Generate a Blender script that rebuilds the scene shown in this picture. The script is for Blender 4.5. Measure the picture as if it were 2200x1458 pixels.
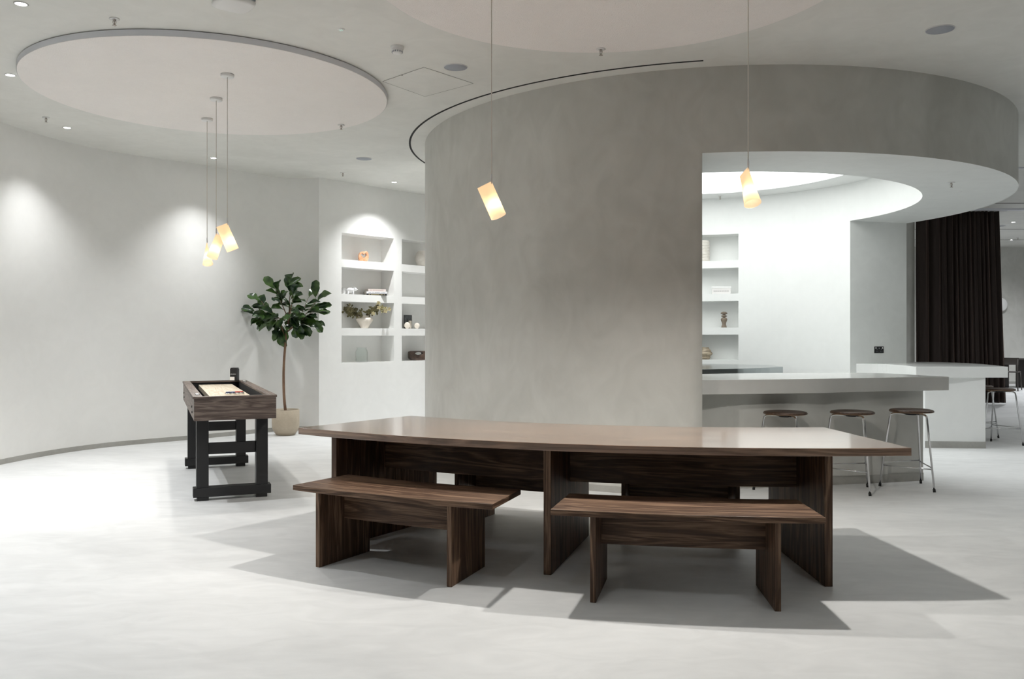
import bpy, math, random
from mathutils import Vector, Matrix
R = math.radians
PI = math.pi
scene = bpy.context.scene
for o in list(bpy.data.objects):
    bpy.data.objects.remove(o, do_unlink=True)
COL = scene.collection

# ------------------------------------------------------------------ camera
FPX, YH, CAMZ = 1856.0, 720.4, 1.34
cam_data = bpy.data.cameras.new('camera')
cam_data.sensor_width = 36.0
cam_data.lens = 36.0 * FPX / 2200.0
cam_data.shift_y = -(729.0 - YH) / 2200.0
cam_data.clip_start = 0.05
cam_data.clip_end = 100
cam = bpy.data.objects.new('camera', cam_data)
cam.location = (0, 0, CAMZ)
cam.rotation_euler = (R(90), 0, 0)
COL.objects.link(cam)
scene.camera = cam
scene.view_settings.view_transform = 'Standard'
scene.view_settings.look = 'None'
scene.view_settings.gamma = 1
scene.view_settings.use_curve_mapping = False
scene.view_settings.exposure = 0.25
scene.cycles.max_bounces = 12
scene.cycles.diffuse_bounces = 8
scene.cycles.glossy_bounces = 4
scene.cycles.use_adaptive_sampling = True
scene.cycles.adaptive_threshold = 0.045
scene.cycles.sample_clamp_indirect = 6
scene.cycles.caustics_reflective = False
scene.cycles.caustics_refractive = False
# ------------------------------------------------------------------ light settings
world = bpy.data.worlds.new('world')
scene.world = world
world.use_nodes = True
world.node_tree.nodes['Background'].inputs[0].default_value = (0.9, 0.95, 1.0, 1)
world.node_tree.nodes['Background'].inputs[1].default_value = 0.3
W_DOWN = 200.0       # watts of a ceiling downlight
W_FAR = 260.0
W_PEND = 100.0       # watts of a pendant lamp
E_DISC = 2.4        # radiance of the luminous ceiling disc in the bar
DOWN_COL = (0.985, 0.995, 1.0)
PEND_COL = (1.0, 0.96, 0.90)
DISC_COL = (0.98, 1.0, 0.985)


def P(px, py, z):
    """world point on the horizontal plane z seen at a photo position"""
    Y = (CAMZ - z) * FPX / (py - YH)
    return Vector(((px - 1100) / FPX * Y, Y, z))


# ------------------------------------------------------------------ materials
def newmat(name):
    m = bpy.data.materials.new(name)
    m.use_nodes = True
    return m, m.node_tree.nodes, m.node_tree.links, m.node_tree.nodes['Principled BSDF']


def setin(b, **kw):
    for k, v in kw.items():
        k = k.replace('_', ' ')
        if k in b.inputs:
            b.inputs[k].default_value = v


def flat(name, col, rough=0.5, metal=0.0, **kw):
    m, n, l, b = newmat(name)
    setin(b, Base_Color=(*col, 1), Roughness=rough, Metallic=metal, **kw)
    return m


def plaster(name, c1, c2, scale=1.2, rough=0.55, bump=0.02, stretch=(1, 1, 1), grit=0.0, spec=0.5):
    m, n, l, b = newmat(name)
    tc = n.new('ShaderNodeTexCoord')
    mp = n.new('ShaderNodeMapping')
    mp.inputs['Scale'].default_value = stretch
    l.new(tc.outputs['Object'], mp.inputs[0])
    n1 = n.new('ShaderNodeTexNoise')
    n1.inputs['Scale'].default_value = scale
    n1.inputs['Detail'].default_value = 5
    n1.inputs['Roughness'].default_value = 0.55
    n1.inputs['Distortion'].default_value = 0.8
    l.new(mp.outputs[0], n1.inputs['Vector'])
    n2 = n.new('ShaderNodeTexNoise')
    n2.inputs['Scale'].default_value = scale * 5
    n2.inputs['Detail'].default_value = 6
    n2.inputs['Distortion'].default_value = 1.5
    l.new(mp.outputs[0], n2.inputs['Vector'])
    mx = n.new('ShaderNodeMath')
    mx.operation = 'MULTIPLY_ADD'
    mx.inputs[1].default_value = 0.35
    l.new(n2.outputs['Fac'], mx.inputs[0])
    m3 = n.new('ShaderNodeMath')
    m3.operation = 'MULTIPLY'
    m3.inputs[1].default_value = 0.65
    l.new(n1.outputs['Fac'], m3.inputs[0])
    l.new(m3.outputs[0], mx.inputs[2])
    cr = n.new('ShaderNodeValToRGB')
    cr.color_ramp.elements[0].position = 0.34
    cr.color_ramp.elements[1].position = 0.66
    cr.color_ramp.elements[0].color = (*c1, 1)
    cr.color_ramp.elements[1].color = (*c2, 1)
    l.new(mx.outputs[0], cr.inputs[0])
    l.new(cr.outputs[0], b.inputs['Base Color'])
    setin(b, Roughness=rough, Specular_IOR_Level=spec)
    bp = n.new('ShaderNodeBump')
    bp.inputs['Strength'].default_value = 1.0
    bp.inputs['Distance'].default_value = bump
    if grit > 0:
        n4 = n.new('ShaderNodeTexNoise')
        n4.inputs['Scale'].default_value = 95
        n4.inputs['Detail'].default_value = 3
        l.new(tc.outputs['Object'], n4.inputs['Vector'])
        l.new(n4.outputs['Fac'], bp.inputs['Height'])
        bp.inputs['Distance'].default_value = grit
    else:
        l.new(mx.outputs[0], bp.inputs['Height'])
    l.new(bp.outputs[0], b.inputs['Normal'])
    return m


def wood(name, dark, mid, light, scale=1.0, rough=0.38, spec=0.5, contrast=1.0, coat=0.0, relief=0.25):
    """grain runs along U of the UV map (metres)"""
    m, n, l, b = newmat(name)
    uv = n.new('ShaderNodeUVMap')
    mp = n.new('ShaderNodeMapping')
    mp.inputs['Scale'].default_value = (0.55 * scale, 7.0 * scale, 1)
    l.new(uv.outputs[0], mp.inputs[0])
    n1 = n.new('ShaderNodeTexNoise')
    n1.inputs['Scale'].default_value = 1.6
    n1.inputs['Detail'].default_value = 4
    n1.inputs['Distortion'].default_value = 1.4
    l.new(mp.outputs[0], n1.inputs['Vector'])
    # cathedral rings out of the low frequency noise
    ml = n.new('ShaderNodeMath')
    ml.operation = 'MULTIPLY'
    ml.inputs[1].default_value = 9.0
    l.new(n1.outputs['Fac'], ml.inputs[0])
    fr = n.new('ShaderNodeMath')
    fr.operation = 'PINGPONG'
    fr.inputs[1].default_value = 1.0
    l.new(ml.outputs[0], fr.inputs[0])
    mp2 = n.new('ShaderNodeMapping')
    mp2.inputs['Scale'].default_value = (3.0 * scale, 150.0 * scale, 1)
    l.new(uv.outputs[0], mp2.inputs[0])
    n2 = n.new('ShaderNodeTexNoise')
    n2.inputs['Scale'].default_value = 1.5
    n2.inputs['Detail'].default_value = 6
    n2.inputs['Roughness'].default_value = 0.7
    l.new(mp2.outputs[0], n2.inputs['Vector'])
    a = n.new('ShaderNodeMath')
    a.operation = 'MULTIPLY'
    a.inputs[1].default_value = 0.36 * contrast
    l.new(fr.outputs[0], a.inputs[0])
    a2 = n.new('ShaderNodeMath')
    a2.operation = 'MULTIPLY_ADD'
    a2.inputs[1].default_value = 0.75
    l.new(n2.outputs['Fac'], a2.inputs[0])
    l.new(a.outputs[0], a2.inputs[2])
    cr = n.new('ShaderNodeValToRGB')
    e = cr.color_ramp.elements
    e[0].position = 0.22
    e[0].color = (*dark, 1)
    e[1].position = 0.78
    e[1].color = (*light, 1)
    q = cr.color_ramp.elements.new(0.5)
    q.color = (*mid, 1)
    l.new(a2.outputs[0], cr.inputs[0])
    l.new(cr.outputs[0], b.inputs['Base Color'])
    setin(b, Roughness=rough, Specular_IOR_Level=spec, Coat_Weight=coat, Coat_Roughness=0.11, Coat_IOR=1.65)
    bp = n.new('ShaderNodeBump')
    bp.inputs['Strength'].default_value = relief
    bp.inputs['Distance'].default_value = 0.001
    l.new(n2.outputs['Fac'], bp.inputs['Height'])
    l.new(bp.outputs[0], b.inputs['Normal'])
    return m


def emis(name, col, s):
    m, n, l, b = newmat(name)
    setin(b, Base_Color=(*col, 1), Emission_Color=(*col, 1), Emission_Strength=s, Roughness=0.5)
    return m


M = {}
M['wall'] = plaster('wall plaster', (0.785, 0.785, 0.77), (0.835, 0.835, 0.82), 0.9, 0.5, 0.004)
M['drum'] = plaster('drum plaster', (0.495, 0.492, 0.46), (0.635, 0.632, 0.60), 0.7, 0.45, 0.006, (1, 1, 0.7))
M['ceil'] = plaster('ceiling plaster', (0.69, 0.69, 0.655), (0.78, 0.78, 0.745), 0.8, 0.6, 0.004)
M['inner'] = plaster('white plaster', (0.80, 0.81, 0.80), (0.84, 0.85, 0.84), 0.9, 0.5, 0.003)
M['inner_gloss'] = plaster('white counter plaster', (0.80, 0.81, 0.80), (0.84, 0.85, 0.84), 0.9, 0.15, 0.0004)
M['soffit'] = plaster('soffit plaster', (0.70, 0.715, 0.70), (0.77, 0.785, 0.77), 0.9, 0.5, 0.003)
M['floor'] = plaster('micro cement floor', (0.62, 0.63, 0.635), (0.775, 0.785, 0.79), 0.8, 0.5, 0.0012, (0.8, 1.6, 1), 0.0, 0.35)
M['raft'] = plaster('acoustic plaster', (0.87, 0.835, 0.81), (0.90, 0.865, 0.84), 2, 0.9, 0.0, (1, 1, 1), 0.006, 0.2)
M['raft_edge'] = flat('raft edge', (0.74, 0.75, 0.79), 0.6)
M['base'] = plaster('skirting', (0.33, 0.325, 0.30), (0.40, 0.395, 0.37), 3, 0.5, 0.001)
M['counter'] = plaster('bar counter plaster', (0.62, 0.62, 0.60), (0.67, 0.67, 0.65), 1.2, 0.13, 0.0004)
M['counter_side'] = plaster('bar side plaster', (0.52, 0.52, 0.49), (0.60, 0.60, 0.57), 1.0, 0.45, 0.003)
M['walnut'] = wood('walnut', (0.028, 0.0145, 0.009), (0.095, 0.054, 0.034), (0.29, 0.185, 0.12), 1.0, 0.45, 0.25, 0.8)
M['walnut_top'] = wood('walnut top', (0.11, 0.064, 0.042), (0.22, 0.135, 0.090), (0.36, 0.225, 0.15), 1.0, 0.22, 0.6, 1.0, 1.0, 0.0)
M['grey_wood'] = wood('grey brown laminate', (0.035, 0.024, 0.020), (0.105, 0.078, 0.066), (0.22, 0.175, 0.15), 1.4, 0.45)
M['maple'] = wood('maple board', (0.55, 0.44, 0.30), (0.78, 0.69, 0.54), (0.86, 0.79, 0.66), 1.0, 0.25, 0.5, 0.6)
M['seat_wood'] = wood('dark seat veneer', (0.028, 0.014, 0.009), (0.062, 0.033, 0.020), (0.115, 0.066, 0.042), 2.5, 0.35)
M['ply'] = flat('ply edge', (0.32, 0.20, 0.11), 0.5)
M['black'] = flat('black paint', (0.012, 0.012, 0.013), 0.45)
M['blackfelt'] = flat('black felt', (0.006, 0.006, 0.007), 0.9)
M['rubber'] = flat('black rubber', (0.01, 0.01, 0.01), 0.6)
M['chrome'] = flat('chrome', (0.75, 0.75, 0.76), 0.12, 1.0)
M['steel'] = flat('brushed steel', (0.42, 0.45, 0.46), 0.16, 1.0)
M['white'] = flat('white plastic', (0.78, 0.78, 0.77), 0.4)
M['whitemetal'] = flat('white metal', (0.72, 0.72, 0.72), 0.35)
M['speaker'] = flat('speaker mesh', (0.36, 0.38, 0.42), 0.7)
M['dark'] = flat('dark slot', (0.008, 0.008, 0.008), 0.8)
M['line'] = flat('shadow gap', (0.14, 0.135, 0.12), 0.8)
M['nickel'] = flat('nickel', (0.55, 0.50, 0.46), 0.25, 1.0)
M['cord'] = flat('fabric cord', (0.72, 0.68, 0.62), 0.8)
M['pot'] = plaster('stone pot', (0.40, 0.34, 0.26), (0.47, 0.405, 0.315), 6, 0.7, 0.002)
M['soil'] = plaster('soil', (0.02, 0.014, 0.01), (0.05, 0.035, 0.025), 30, 0.95, 0.01)
M['bark'] = plaster('bark', (0.13, 0.07, 0.042), (0.26, 0.155, 0.095), 14, 0.8, 0.004, (1, 1, 0.25))
M['ceramic'] = flat('cream ceramic', (0.72, 0.66, 0.58), 0.45)
M['ceramic_w'] = plaster('white ceramic', (0.62, 0.58, 0.52), (0.76, 0.73, 0.68), 14, 0.55, 0.002)
M['disc_light'] = emis('luminous fabric', DISC_COL, E_DISC)
M['led'] = emis('led lens', (1.0, 0.98, 0.95), 30)
M['bulb'] = emis('bulb glow', (1.0, 0.86, 0.62), 14)


def leaf_mat(name, c1, c2, rough=0.32):
    m, n, l, b = newmat(name)
    tc = n.new('ShaderNodeTexCoord')
    ns = n.new('ShaderNodeTexNoise')
    ns.inputs['Scale'].default_value = 9
    l.new(tc.outputs['Object'], ns.inputs['Vector'])
    cr = n.new('ShaderNodeValToRGB')
    cr.color_ramp.elements[0].position = 0.38
    cr.color_ramp.elements[1].position = 0.64
    cr.color_ramp.elements[0].color = (*c1, 1)
    cr.color_ramp.elements[1].color = (*c2, 1)
    l.new(ns.outputs['Fac'], cr.inputs[0])
    l.new(cr.outputs[0], b.inputs['Base Color'])
    setin(b, Roughness=rough)
    return m


M['leaf'] = leaf_mat('fig leaf', (0.012, 0.036, 0.014), (0.070, 0.140, 0.030))
M['magnolia'] = leaf_mat('magnolia leaf', (0.10, 0.085, 0.035), (0.28, 0.25, 0.12), 0.55)
M['petal'] = flat('cream petal', (0.72, 0.66, 0.46), 0.6)


def glass_mat():
    m, n, l, b = newmat('clear glass')
    out = n['Material Output']
    t = n.new('ShaderNodeBsdfTransparent')
    t.inputs[0].default_value = (0.975, 0.99, 0.985, 1)
    g = n.new('ShaderNodeBsdfGlossy')
    g.inputs['Roughness'].default_value = 0.03
    lw = n.new('ShaderNodeLayerWeight')
    lw.inputs[0].default_value = 0.5
    fr = n.new('ShaderNodeMath')
    fr.operation = 'POWER'
    fr.inputs[1].default_value = 4.0
    l.new(lw.outputs['Facing'], fr.inputs[0])
    mx = n.new('ShaderNodeMixShader')
    l.new(fr.outputs[0], mx.inputs[0])
    l.new(t.outputs[0], mx.inputs[1])
    l.new(g.outputs[0], mx.inputs[2])
    l.new(mx.outputs[0], out.inputs[0])
    return m


M['glass'] = glass_mat()


def shade_mat():
    m, n, l, b = newmat('bone china shade')
    out = n['Material Output']
    d = n.new('ShaderNodeBsdfDiffuse')
    d.inputs[0].default_value = (0.85, 0.72, 0.58, 1)
    t = n.new('ShaderNodeBsdfTranslucent')
    t.inputs[0].default_value = (1.0, 0.84, 0.62, 1)
    mx = n.new('ShaderNodeMixShader')
    mx.inputs[0].default_value = 0.6
    l.new(d.outputs[0], mx.inputs[1])
    l.new(t.outputs[0], mx.inputs[2])
    em = n.new('ShaderNodeEmission')
    em.inputs[0].default_value = (1.0, 0.72, 0.45, 1)
    em.inputs[1].default_value = 0.33
    ad = n.new('ShaderNodeAddShader')
    l.new(mx.outputs[0], ad.inputs[0])
    l.new(em.outputs[0], ad.inputs[1])
    l.new(ad.outputs[0], out.inputs[0])
    return m


M['shade'] = shade_mat()


def curtain_mat():
    m, n, l, b = newmat('brown velvet')
    setin(b, Base_Color=(0.022, 0.013, 0.010, 1), Roughness=0.8, Sheen_Weight=0.6, Sheen_Roughness=0.4,
          Sheen_Tint=(0.5, 0.32, 0.25, 1))
    return m


M['curtain'] = curtain_mat()


# ------------------------------------------------------------------ mesh builder
class MB:
    """collects shapes in local coordinates; build() links them as one mesh object"""

    def __init__(self):
        self.v = []
        self.f = []
        self.uv = []      # one uv tuple list per face
        self.mi = []
        self.sm = []

    def add(self, vs, fs, uvs=None, mi=0, smooth=False):
        o = len(self.v)
        self.v += [tuple(p) for p in vs]
        for i, f in enumerate(fs):
            self.f.append(tuple(o + k for k in f))
            self.uv.append(uvs[i] if uvs else None)
            self.mi.append(mi)
            self.sm.append(smooth)
        return self

    def box(self, x0, x1, y0, y1, z0, z1, grain='x', mi=0, rot=0.0, at=(0, 0, 0)):
        c = [(x0, y0, z0), (x1, y0, z0), (x1, y1, z0), (x0, y1, z0), (x0, y0, z1), (x1, y0, z1), (x1, y1, z1), (x0, y1, z1)]
        fs = [(0, 3, 2, 1), (4, 5, 6, 7), (0, 1, 5, 4), (1, 2, 6, 5), (2, 3, 7, 6), (3, 0, 4, 7)]
        uvs = []
        for f in fs:
            u = []
            for k in f:
                x, y, z = c[k]
                if grain == 'x':
                    u.append((x, y + z))
                elif grain == 'y':
                    u.append((y, x + z))
                else:
                    u.append((z, x + y))
            uvs.append(u)
        cs, sn = math.cos(rot), math.sin(rot)
        c = [(at[0] + x * cs - y * sn, at[1] + x * sn + y * cs, at[2] + z) for x, y, z in c]
        return self.add(c, fs, uvs, mi)

    def prism(self, poly, z0, z1, mi=0, mi_top=None, smooth=False):
        n = len(poly)
        vs = [(x, y, z0) for x, y in poly] + [(x, y, z1) for x, y in poly]
        a = sum(poly[i][0] * poly[(i + 1) % n][1] - poly[(i + 1) % n][0] * poly[i][1] for i in range(n))
        if a < 0:
            poly = poly[::-1]
            vs = [(x, y, z0) for x, y in poly] + [(x, y, z1) for x, y in poly]
        self.add(vs, [tuple(range(n - 1, -1, -1))], None, mi)
        self.add(vs, [tuple(range(n, 2 * n))], None, mi if mi_top is None else mi_top)
        self.add(vs, [(i, (i + 1) % n, n + (i + 1) % n, n + i) for i in range(n)], None, mi, smooth)
        return self

    def sector(self, c, r0, r1, a0, a1, z0, z1, n=24, mi=0, off=0.0, grain='a', caps=True):
        """annular block; angles measured so that a=0 points to -Y from the centre, growing to +X"""
        vs = []
        for i in range(n + 1):
            a = a0 + (a1 - a0) * i / n
            s, co = math.sin(a), math.cos(a)
            for r in (r0, r1):
                for z in (z0, z1):
                    vs.append((c[0] + r * s, c[1] - r * co, z))
        fs, uvs = [], []
        rm = (r0 + r1) / 2

        def U(i):
            return (a0 + (a1 - a0) * i / n) * rm + off
        for i in range(n):
            b = i * 4
            d = b + 4
            # index: 0 r0z0,1 r0z1,2 r1z0,3 r1z1
            quads = [((b + 1, b + 3, d + 3, d + 1), [(i, r0), (i, r1), (i + 1, r1), (i + 1, r0)]),
                     ((b + 0, d + 0, d + 2, b + 2), [(i, r0 + 3), (i + 1, r0 + 3), (i + 1, r1 + 3), (i, r1 + 3)]),
                     ((b + 2, d + 2, d + 3, b + 3), [(i, r1 + z1 - z0), (i + 1, r1 + z1 - z0), (i + 1, r1), (i, r1)]),
                     ((b + 0, b + 1, d + 1, d + 0), [(i, z0), (i, z1), (i + 1, z1), (i + 1, z0)])]
            for q, w in quads:
                fs.append(q)
                uvs.append([(U(t[0]), t[1]) for t in w])
        if caps:
            fs.append((0, 2, 3, 1))
            uvs.append([(r0, z0), (r1, z0), (r1, z1), (r0, z1)])
            e = n * 4
            fs.append((e, e + 1, e + 3, e + 2))
            uvs.append([(r0, z0), (r0, z1), (r1, z1), (r1, z0)])
        return self.add(vs, fs, uvs, mi)

    def lathe(self, prof, n=32, c=(0, 0, 0), mi=0, smooth=True, squash=(1, 1), wob=None, capt=True):
        vs = []
        for r, z in prof:
            for k in range(n):
                a = 2 * PI * k / n
                rr = r * (wob(a, z) if wob else 1)
                vs.append((c[0] + rr * math.cos(a) * squash[0], c[1] + rr * math.sin(a) * squash[1], c[2] + z))
        fs = []
        m = len(prof)
        for j in range(m - 1):
            for k in range(n):
                k2 = (k + 1) % n
                fs.append((j * n + k, j * n + k2, (j + 1) * n + k2, (j + 1) * n + k))
        self.add(vs, fs, None, mi, smooth)
        if capt:
            self.add(vs, [tuple(range(n - 1, -1, -1)), tuple((m - 1) * n + k for k in range(n))], None, mi)
        return self

    def tube(self, pts, r, n=10, mi=0, closed=False, taper=None):
        pts = [Vector(p) for p in pts]
        m = len(pts)
        vs = []
        nrm = None
        for i, p in enumerate(pts):
            if closed:
                t = (pts[(i + 1) % m] - pts[i - 1]).normalized()
            else:
                t = (pts[min(i + 1, m - 1)] - pts[max(i - 1, 0)]).normalized()
            if nrm is None:
                up = Vector((0, 0, 1)) if abs(t.z) < 0.9 else Vector((1, 0, 0))
                nrm = t.cross(up).normalized()
            nrm = (nrm - t * nrm.dot(t)).normalized()
            bi = t.cross(nrm)
            rr = r if taper is None else r * taper[i]
            for k in range(n):
                a = 2 * PI * k / n
                vs.append(p + (nrm * math.cos(a) + bi * math.sin(a)) * rr)
        fs = []
        for j in range(m if closed else m - 1):
            j2 = (j + 1) % m
            for k in range(n):
                k2 = (k + 1) % n
                fs.append((j * n + k, j * n + k2, j2 * n + k2, j2 * n + k))
        self.add(vs, fs, None, mi, True)
        if not closed:
            self.add(vs, [tuple(range(n - 1, -1, -1)), tuple((m - 1) * n + k for k in range(n))], None, mi)
        return self

    def sphere(self, c, r, n=16, mi=0, sq=(1, 1, 1)):
        m = n // 2
        prof = []
        vs = []
        for j in range(m + 1):
            t = PI * j / m
            for k in range(n):
                a = 2 * PI * k / n
                vs.append((c[0] + r * sq[0] * math.sin(t) * math.cos(a), c[1] + r * sq[1] * math.sin(t) * math.sin(a),
                           c[2] - r * sq[2] * math.cos(t)))
        fs = []
        for j in range(m):
            for k in range(n):
                k2 = (k + 1) % n
                fs.append((j * n + k, j * n + k2, (j + 1) * n + k2, (j + 1) * n + k))
        return self.add(vs, fs, None, mi, True)

    def xf(self, mat):
        self.v = [tuple(mat @ Vector(p)) for p in self.v]
        return self

    def build(self, name, mats, parent=None, origin=None, bevel=0, fix=True, solid=0, center=True):
        if not isinstance(mats, (list, tuple)):
            mats = [mats]
        vs = self.v
        loc = (0, 0, 0)
        if parent is None:
            if origin is None and center:
                xs = [p[0] for p in vs]
                ys = [p[1] for p in vs]
                zs = [p[2] for p in vs]
                origin = ((min(xs) + max(xs)) / 2, (min(ys) + max(ys)) / 2, min(zs))
            if origin is not None:
                loc = origin
                vs = [(p[0] - loc[0], p[1] - loc[1], p[2] - loc[2]) for p in vs]
        me = bpy.data.meshes.new(name)
        me.from_pydata(vs, [], self.f)
        for m in mats:
            me.materials.append(m)
        uvl = me.uv_layers.new(name='UVMap')
        for p in me.polygons:
            u = self.uv[p.index]
            p.material_index = self.mi[p.index]
            p.use_smooth = self.sm[p.index]
            if u:
                for k, li in enumerate(p.loop_indices):
                    uvl.data[li].uv = u[k]
        if fix:
            import bmesh
            bm = bmesh.new()
            bm.from_mesh(me)
            bmesh.ops.remove_doubles(bm, verts=bm.verts, dist=1e-5)
            bmesh.ops.recalc_face_normals(bm, faces=bm.faces)
            bm.to_mesh(me)
            bm.free()
        me.update()
        o = bpy.data.objects.new(name, me)
        COL.objects.link(o)
        o.location = loc
        if parent:
            o.parent = parent
        if solid:
            s = o.modifiers.new('Solidify', 'SOLIDIFY')
            s.thickness = solid
            s.offset = 0
        if bevel:
            b = o.modifiers.new('Bevel', 'BEVEL')
            b.width = bevel
            b.segments = 2
            b.limit_method = 'ANGLE'
            b.angle_limit = R(50)
        return o


def tag(o, label, cat, group=None, kind=None):
    o['label'] = label
    o['category'] = cat
    if group:
        o['group'] = group
    if kind:
        o['kind'] = kind
    return o


def thing(name, label, cat, loc=(0, 0, 0), rz=0.0, group=None):
    o = bpy.data.objects.new(name, None)
    o.empty_display_size = 0.1
    COL.objects.link(o)
    o.location = loc
    o.rotation_euler = (0, 0, rz)
    return tag(o, label, cat, group)


def struct(o):
    o['kind'] = 'structure'
    return o


def dup(root, loc, rz=0.0, label=None, group=None):
    r = root.copy()
    COL.objects.link(r)
    r.location = loc
    r.rotation_euler = (0, 0, rz)
    if label:
        r['label'] = label
    if group:
        r['group'] = group
    for ch in list(root.children):
        c = ch.copy()
        COL.objects.link(c)
        c.parent = r
        for g in list(ch.children):
            d = g.copy()
            COL.objects.link(d)
            d.parent = c
    return r


def catmull(pts, k=8, closed=False):
    pts = [Vector(p) for p in pts]
    n = len(pts)
    out = []
    rng = range(n if closed else n - 1)
    for i in rng:
        p0 = pts[i - 1] if (closed or i > 0) else pts[0] * 2 - pts[1]
        p1 = pts[i]
        p2 = pts[(i + 1) % n]
        p3 = pts[(i + 2) % n] if (closed or i < n - 2) else p2 * 2 - p1
        for j in range(k):
            t = j / k
            out.append(0.5 * ((2 * p1) + (p2 - p0) * t + (2 * p0 - 5 * p1 + 4 * p2 - p3) * t * t + (3 * p1 - p0 - 3 * p2 + p3) * t ** 3))
    if not closed:
        out.append(pts[-1])
    return out


# ------------------------------------------------------------------ structure
ZC = 3.556       # main ceiling
ZS = 2.846       # soffit of the ring over the bar
ZI = 3.34        # ceiling inside the drum
ZF = 3.79        # far ceiling
DC = (2.26, 10.35)
RO, RI = 3.286, 2.40

struct(MB().box(-9, 17, -7, 26, -0.1, 0).build('floor', M['floor'], origin=(0, 0, 0)))

cm = MB()
for poly in ([(-9, -7), (17, -7), (17, 11.4), (5.2, 11.4), (5.2, 13.2), (5.2, 16.9), (-9, 16.9)],):
    cm.prism(poly, ZC, ZC + 0.12)
struct(cm.build('ceiling', M['ceil'], origin=(0, 0, ZC)))
struct(MB().prism([(5.2, 11.42), (17, 11.42), (17, 25), (5.2, 25)], ZF, ZF + 0.1).build('ceiling', M['ceil'], origin=(8, 18, ZF)))
# step between the two ceilings
struct(MB().box(5.2, 17, 11.36, 11.42, ZC - 0.02, ZF).build('trim_2', M['raft_edge']))

# left wall: one long curve that ends at the corner by the plant
LW = [(-5.2, -6.9), (-5.35, -2), (-5.4, 3), (-5.4, 6.5), (-5.36, 8.0), (-5.31, 8.95), (-5.17, 9.7), (-4.90, 10.3), (-4.55, 10.72), (-4.17, 11.08),
      (-3.73, 11.57), (-3.40, 11.98), (-3.22, 12.15), (-3.02, 12.21), (-2.86, 12.18), (-2.71, 12.13)]
lw = catmull([(x, y, 0) for x, y in LW], 6)


def wall_strip(pts, z0, z1, th, name, mat, uvlen=None, end_keep=True):
    """wall following a path, thickness to the left of the path"""
    a = [Vector((p[0], p[1], 0)) for p in pts]
    off = []
    for i, p in enumerate(a):
        t = (a[min(i + 1, len(a) - 1)] - a[max(i - 1, 0)]).normalized()
        off.append(p + Vector((-t.y, t.x, 0)) * th)
    vs, fs = [], []
    for p, q in zip(a, off):
        vs += [(p.x, p.y, z0), (p.x, p.y, z1), (q.x, q.y, z0), (q.x, q.y, z1)]
    for i in range(len(a) - 1):
        b, d = i * 4, i * 4 + 4
        fs += [(b, d, d + 1, b + 1), (b + 2, b + 3, d + 3, d + 2), (b + 1, d + 1, d + 3, b + 3), (b, b + 2, d + 2, d)]
    e = (len(a) - 1) * 4
    fs += [(0, 1, 3, 2), (e, e + 2, e + 3, e + 1)]
    mb = MB()
    mb.add(vs, fs, None, 0, True)
    o = mb.build(name, mat)
    m = o.modifiers.new('es', 'EDGE_SPLIT')
    m.split_angle = R(40)
    return struct(o)


wall_strip(lw, 0, ZC, 0.2, 'wall_left', M['wall'])
# skirting, inset at the foot of the wall
lwb = [Vector((p.x, p.y, 0)) for p in lw]


def offs(pts, d):
    out = []
    for i, p in enumerate(pts):
        t = (pts[min(i + 1, len(pts) - 1)] - pts[max(i - 1, 0)]).normalized()
        out.append(p + Vector((-t.y, t.x, 0)) * d)
    return out


def base_strip(pts, name, th=0.006, h=0.055, mat=None):
    return wall_strip(offs(pts, -th), 0.0, h, th, name, mat or M['base'])


base_strip(lwb, 'baseboard_left')

# niche wall: straight, from the corner towards the passage behind the drum
U_ = Vector((0.6625, 0.749, 0))
N_ = Vector((-0.749, 0.6625, 0))
C0 = Vector((-2.71, 12.13, 0))
ROWS = [(0.945, 1.338), (1.448, 1.832), (1.940, 2.325), (2.436, 2.82)]


def niche_wall(mb, fpos, s_cuts, holes, z_cuts, depth, ndir_of):
    """front sheet with rectangular holes and recess boxes; fpos(s, d, z) -> point"""
    hs = set()
    for i in range(len(s_cuts) - 1):
        for j in range(len(z_cuts) - 1):
            s0, s1, z0, z1 = s_cuts[i], s_cuts[i + 1], z_cuts[j], z_cuts[j + 1]
            sm, zm = (s0 + s1) / 2, (z0 + z1) / 2
            hole = any(h[0] < sm < h[1] and h[2] < zm < h[3] for h in holes)
            d = depth if hole else 0
            mb.add([fpos(s0, d, z0), fpos(s1, d, z0), fpos(s1, d, z1), fpos(s0, d, z1)], [(0, 1, 2, 3)])
    for h in holes:
        sc = [s for s in s_cuts if h[0] - 1e-6 <= s <= h[1] + 1e-6]
        for a, b in zip(sc[:-1], sc[1:]):
            for z in (h[2], h[3]):
                mb.add([fpos(a, 0, z), fpos(b, 0, z), fpos(b, depth, z), fpos(a, depth, z)], [(0, 1, 2, 3)])
        for s in (h[0], h[1]):
            mb.add([fpos(s, 0, h[2]), fpos(s, depth, h[2]), fpos(s, depth, h[3]), fpos(s, 0, h[3])], [(0, 1, 2, 3)])


def fp_out(s, d, z):
    p = C0 + U_ * s + N_ * d
    return (p.x, p.y, z)


COLS = [(0.392, 1.375), (1.535, 2.52)]
zc = sorted({0, ZC} | {z for r in ROWS for z in r})
mb = MB()
niche_wall(mb, fp_out, [0, 0.392, 1.375, 1.535, 2.52, 6.4], [(a, b, r[0], r[1]) for a, b in COLS for r in ROWS], zc, 0.30, None)
# hidden back skin so that the wall is solid
mb.add([fp_out(0, 0, 0), fp_out(0, 0.45, 0), fp_out(0, 0.45, ZC), fp_out(0, 0, ZC)], [(0, 1, 2, 3)])
mb.add([fp_out(0, 0.45, 0), fp_out(6.4, 0.45, 0), fp_out(6.4, 0.45, ZC), fp_out(0, 0.45, ZC)], [(0, 1, 2, 3)])
struct(mb.build('wall_back', M['wall'], fix=False))

# the drum wall
def ang(deg):
    return R(deg)


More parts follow.
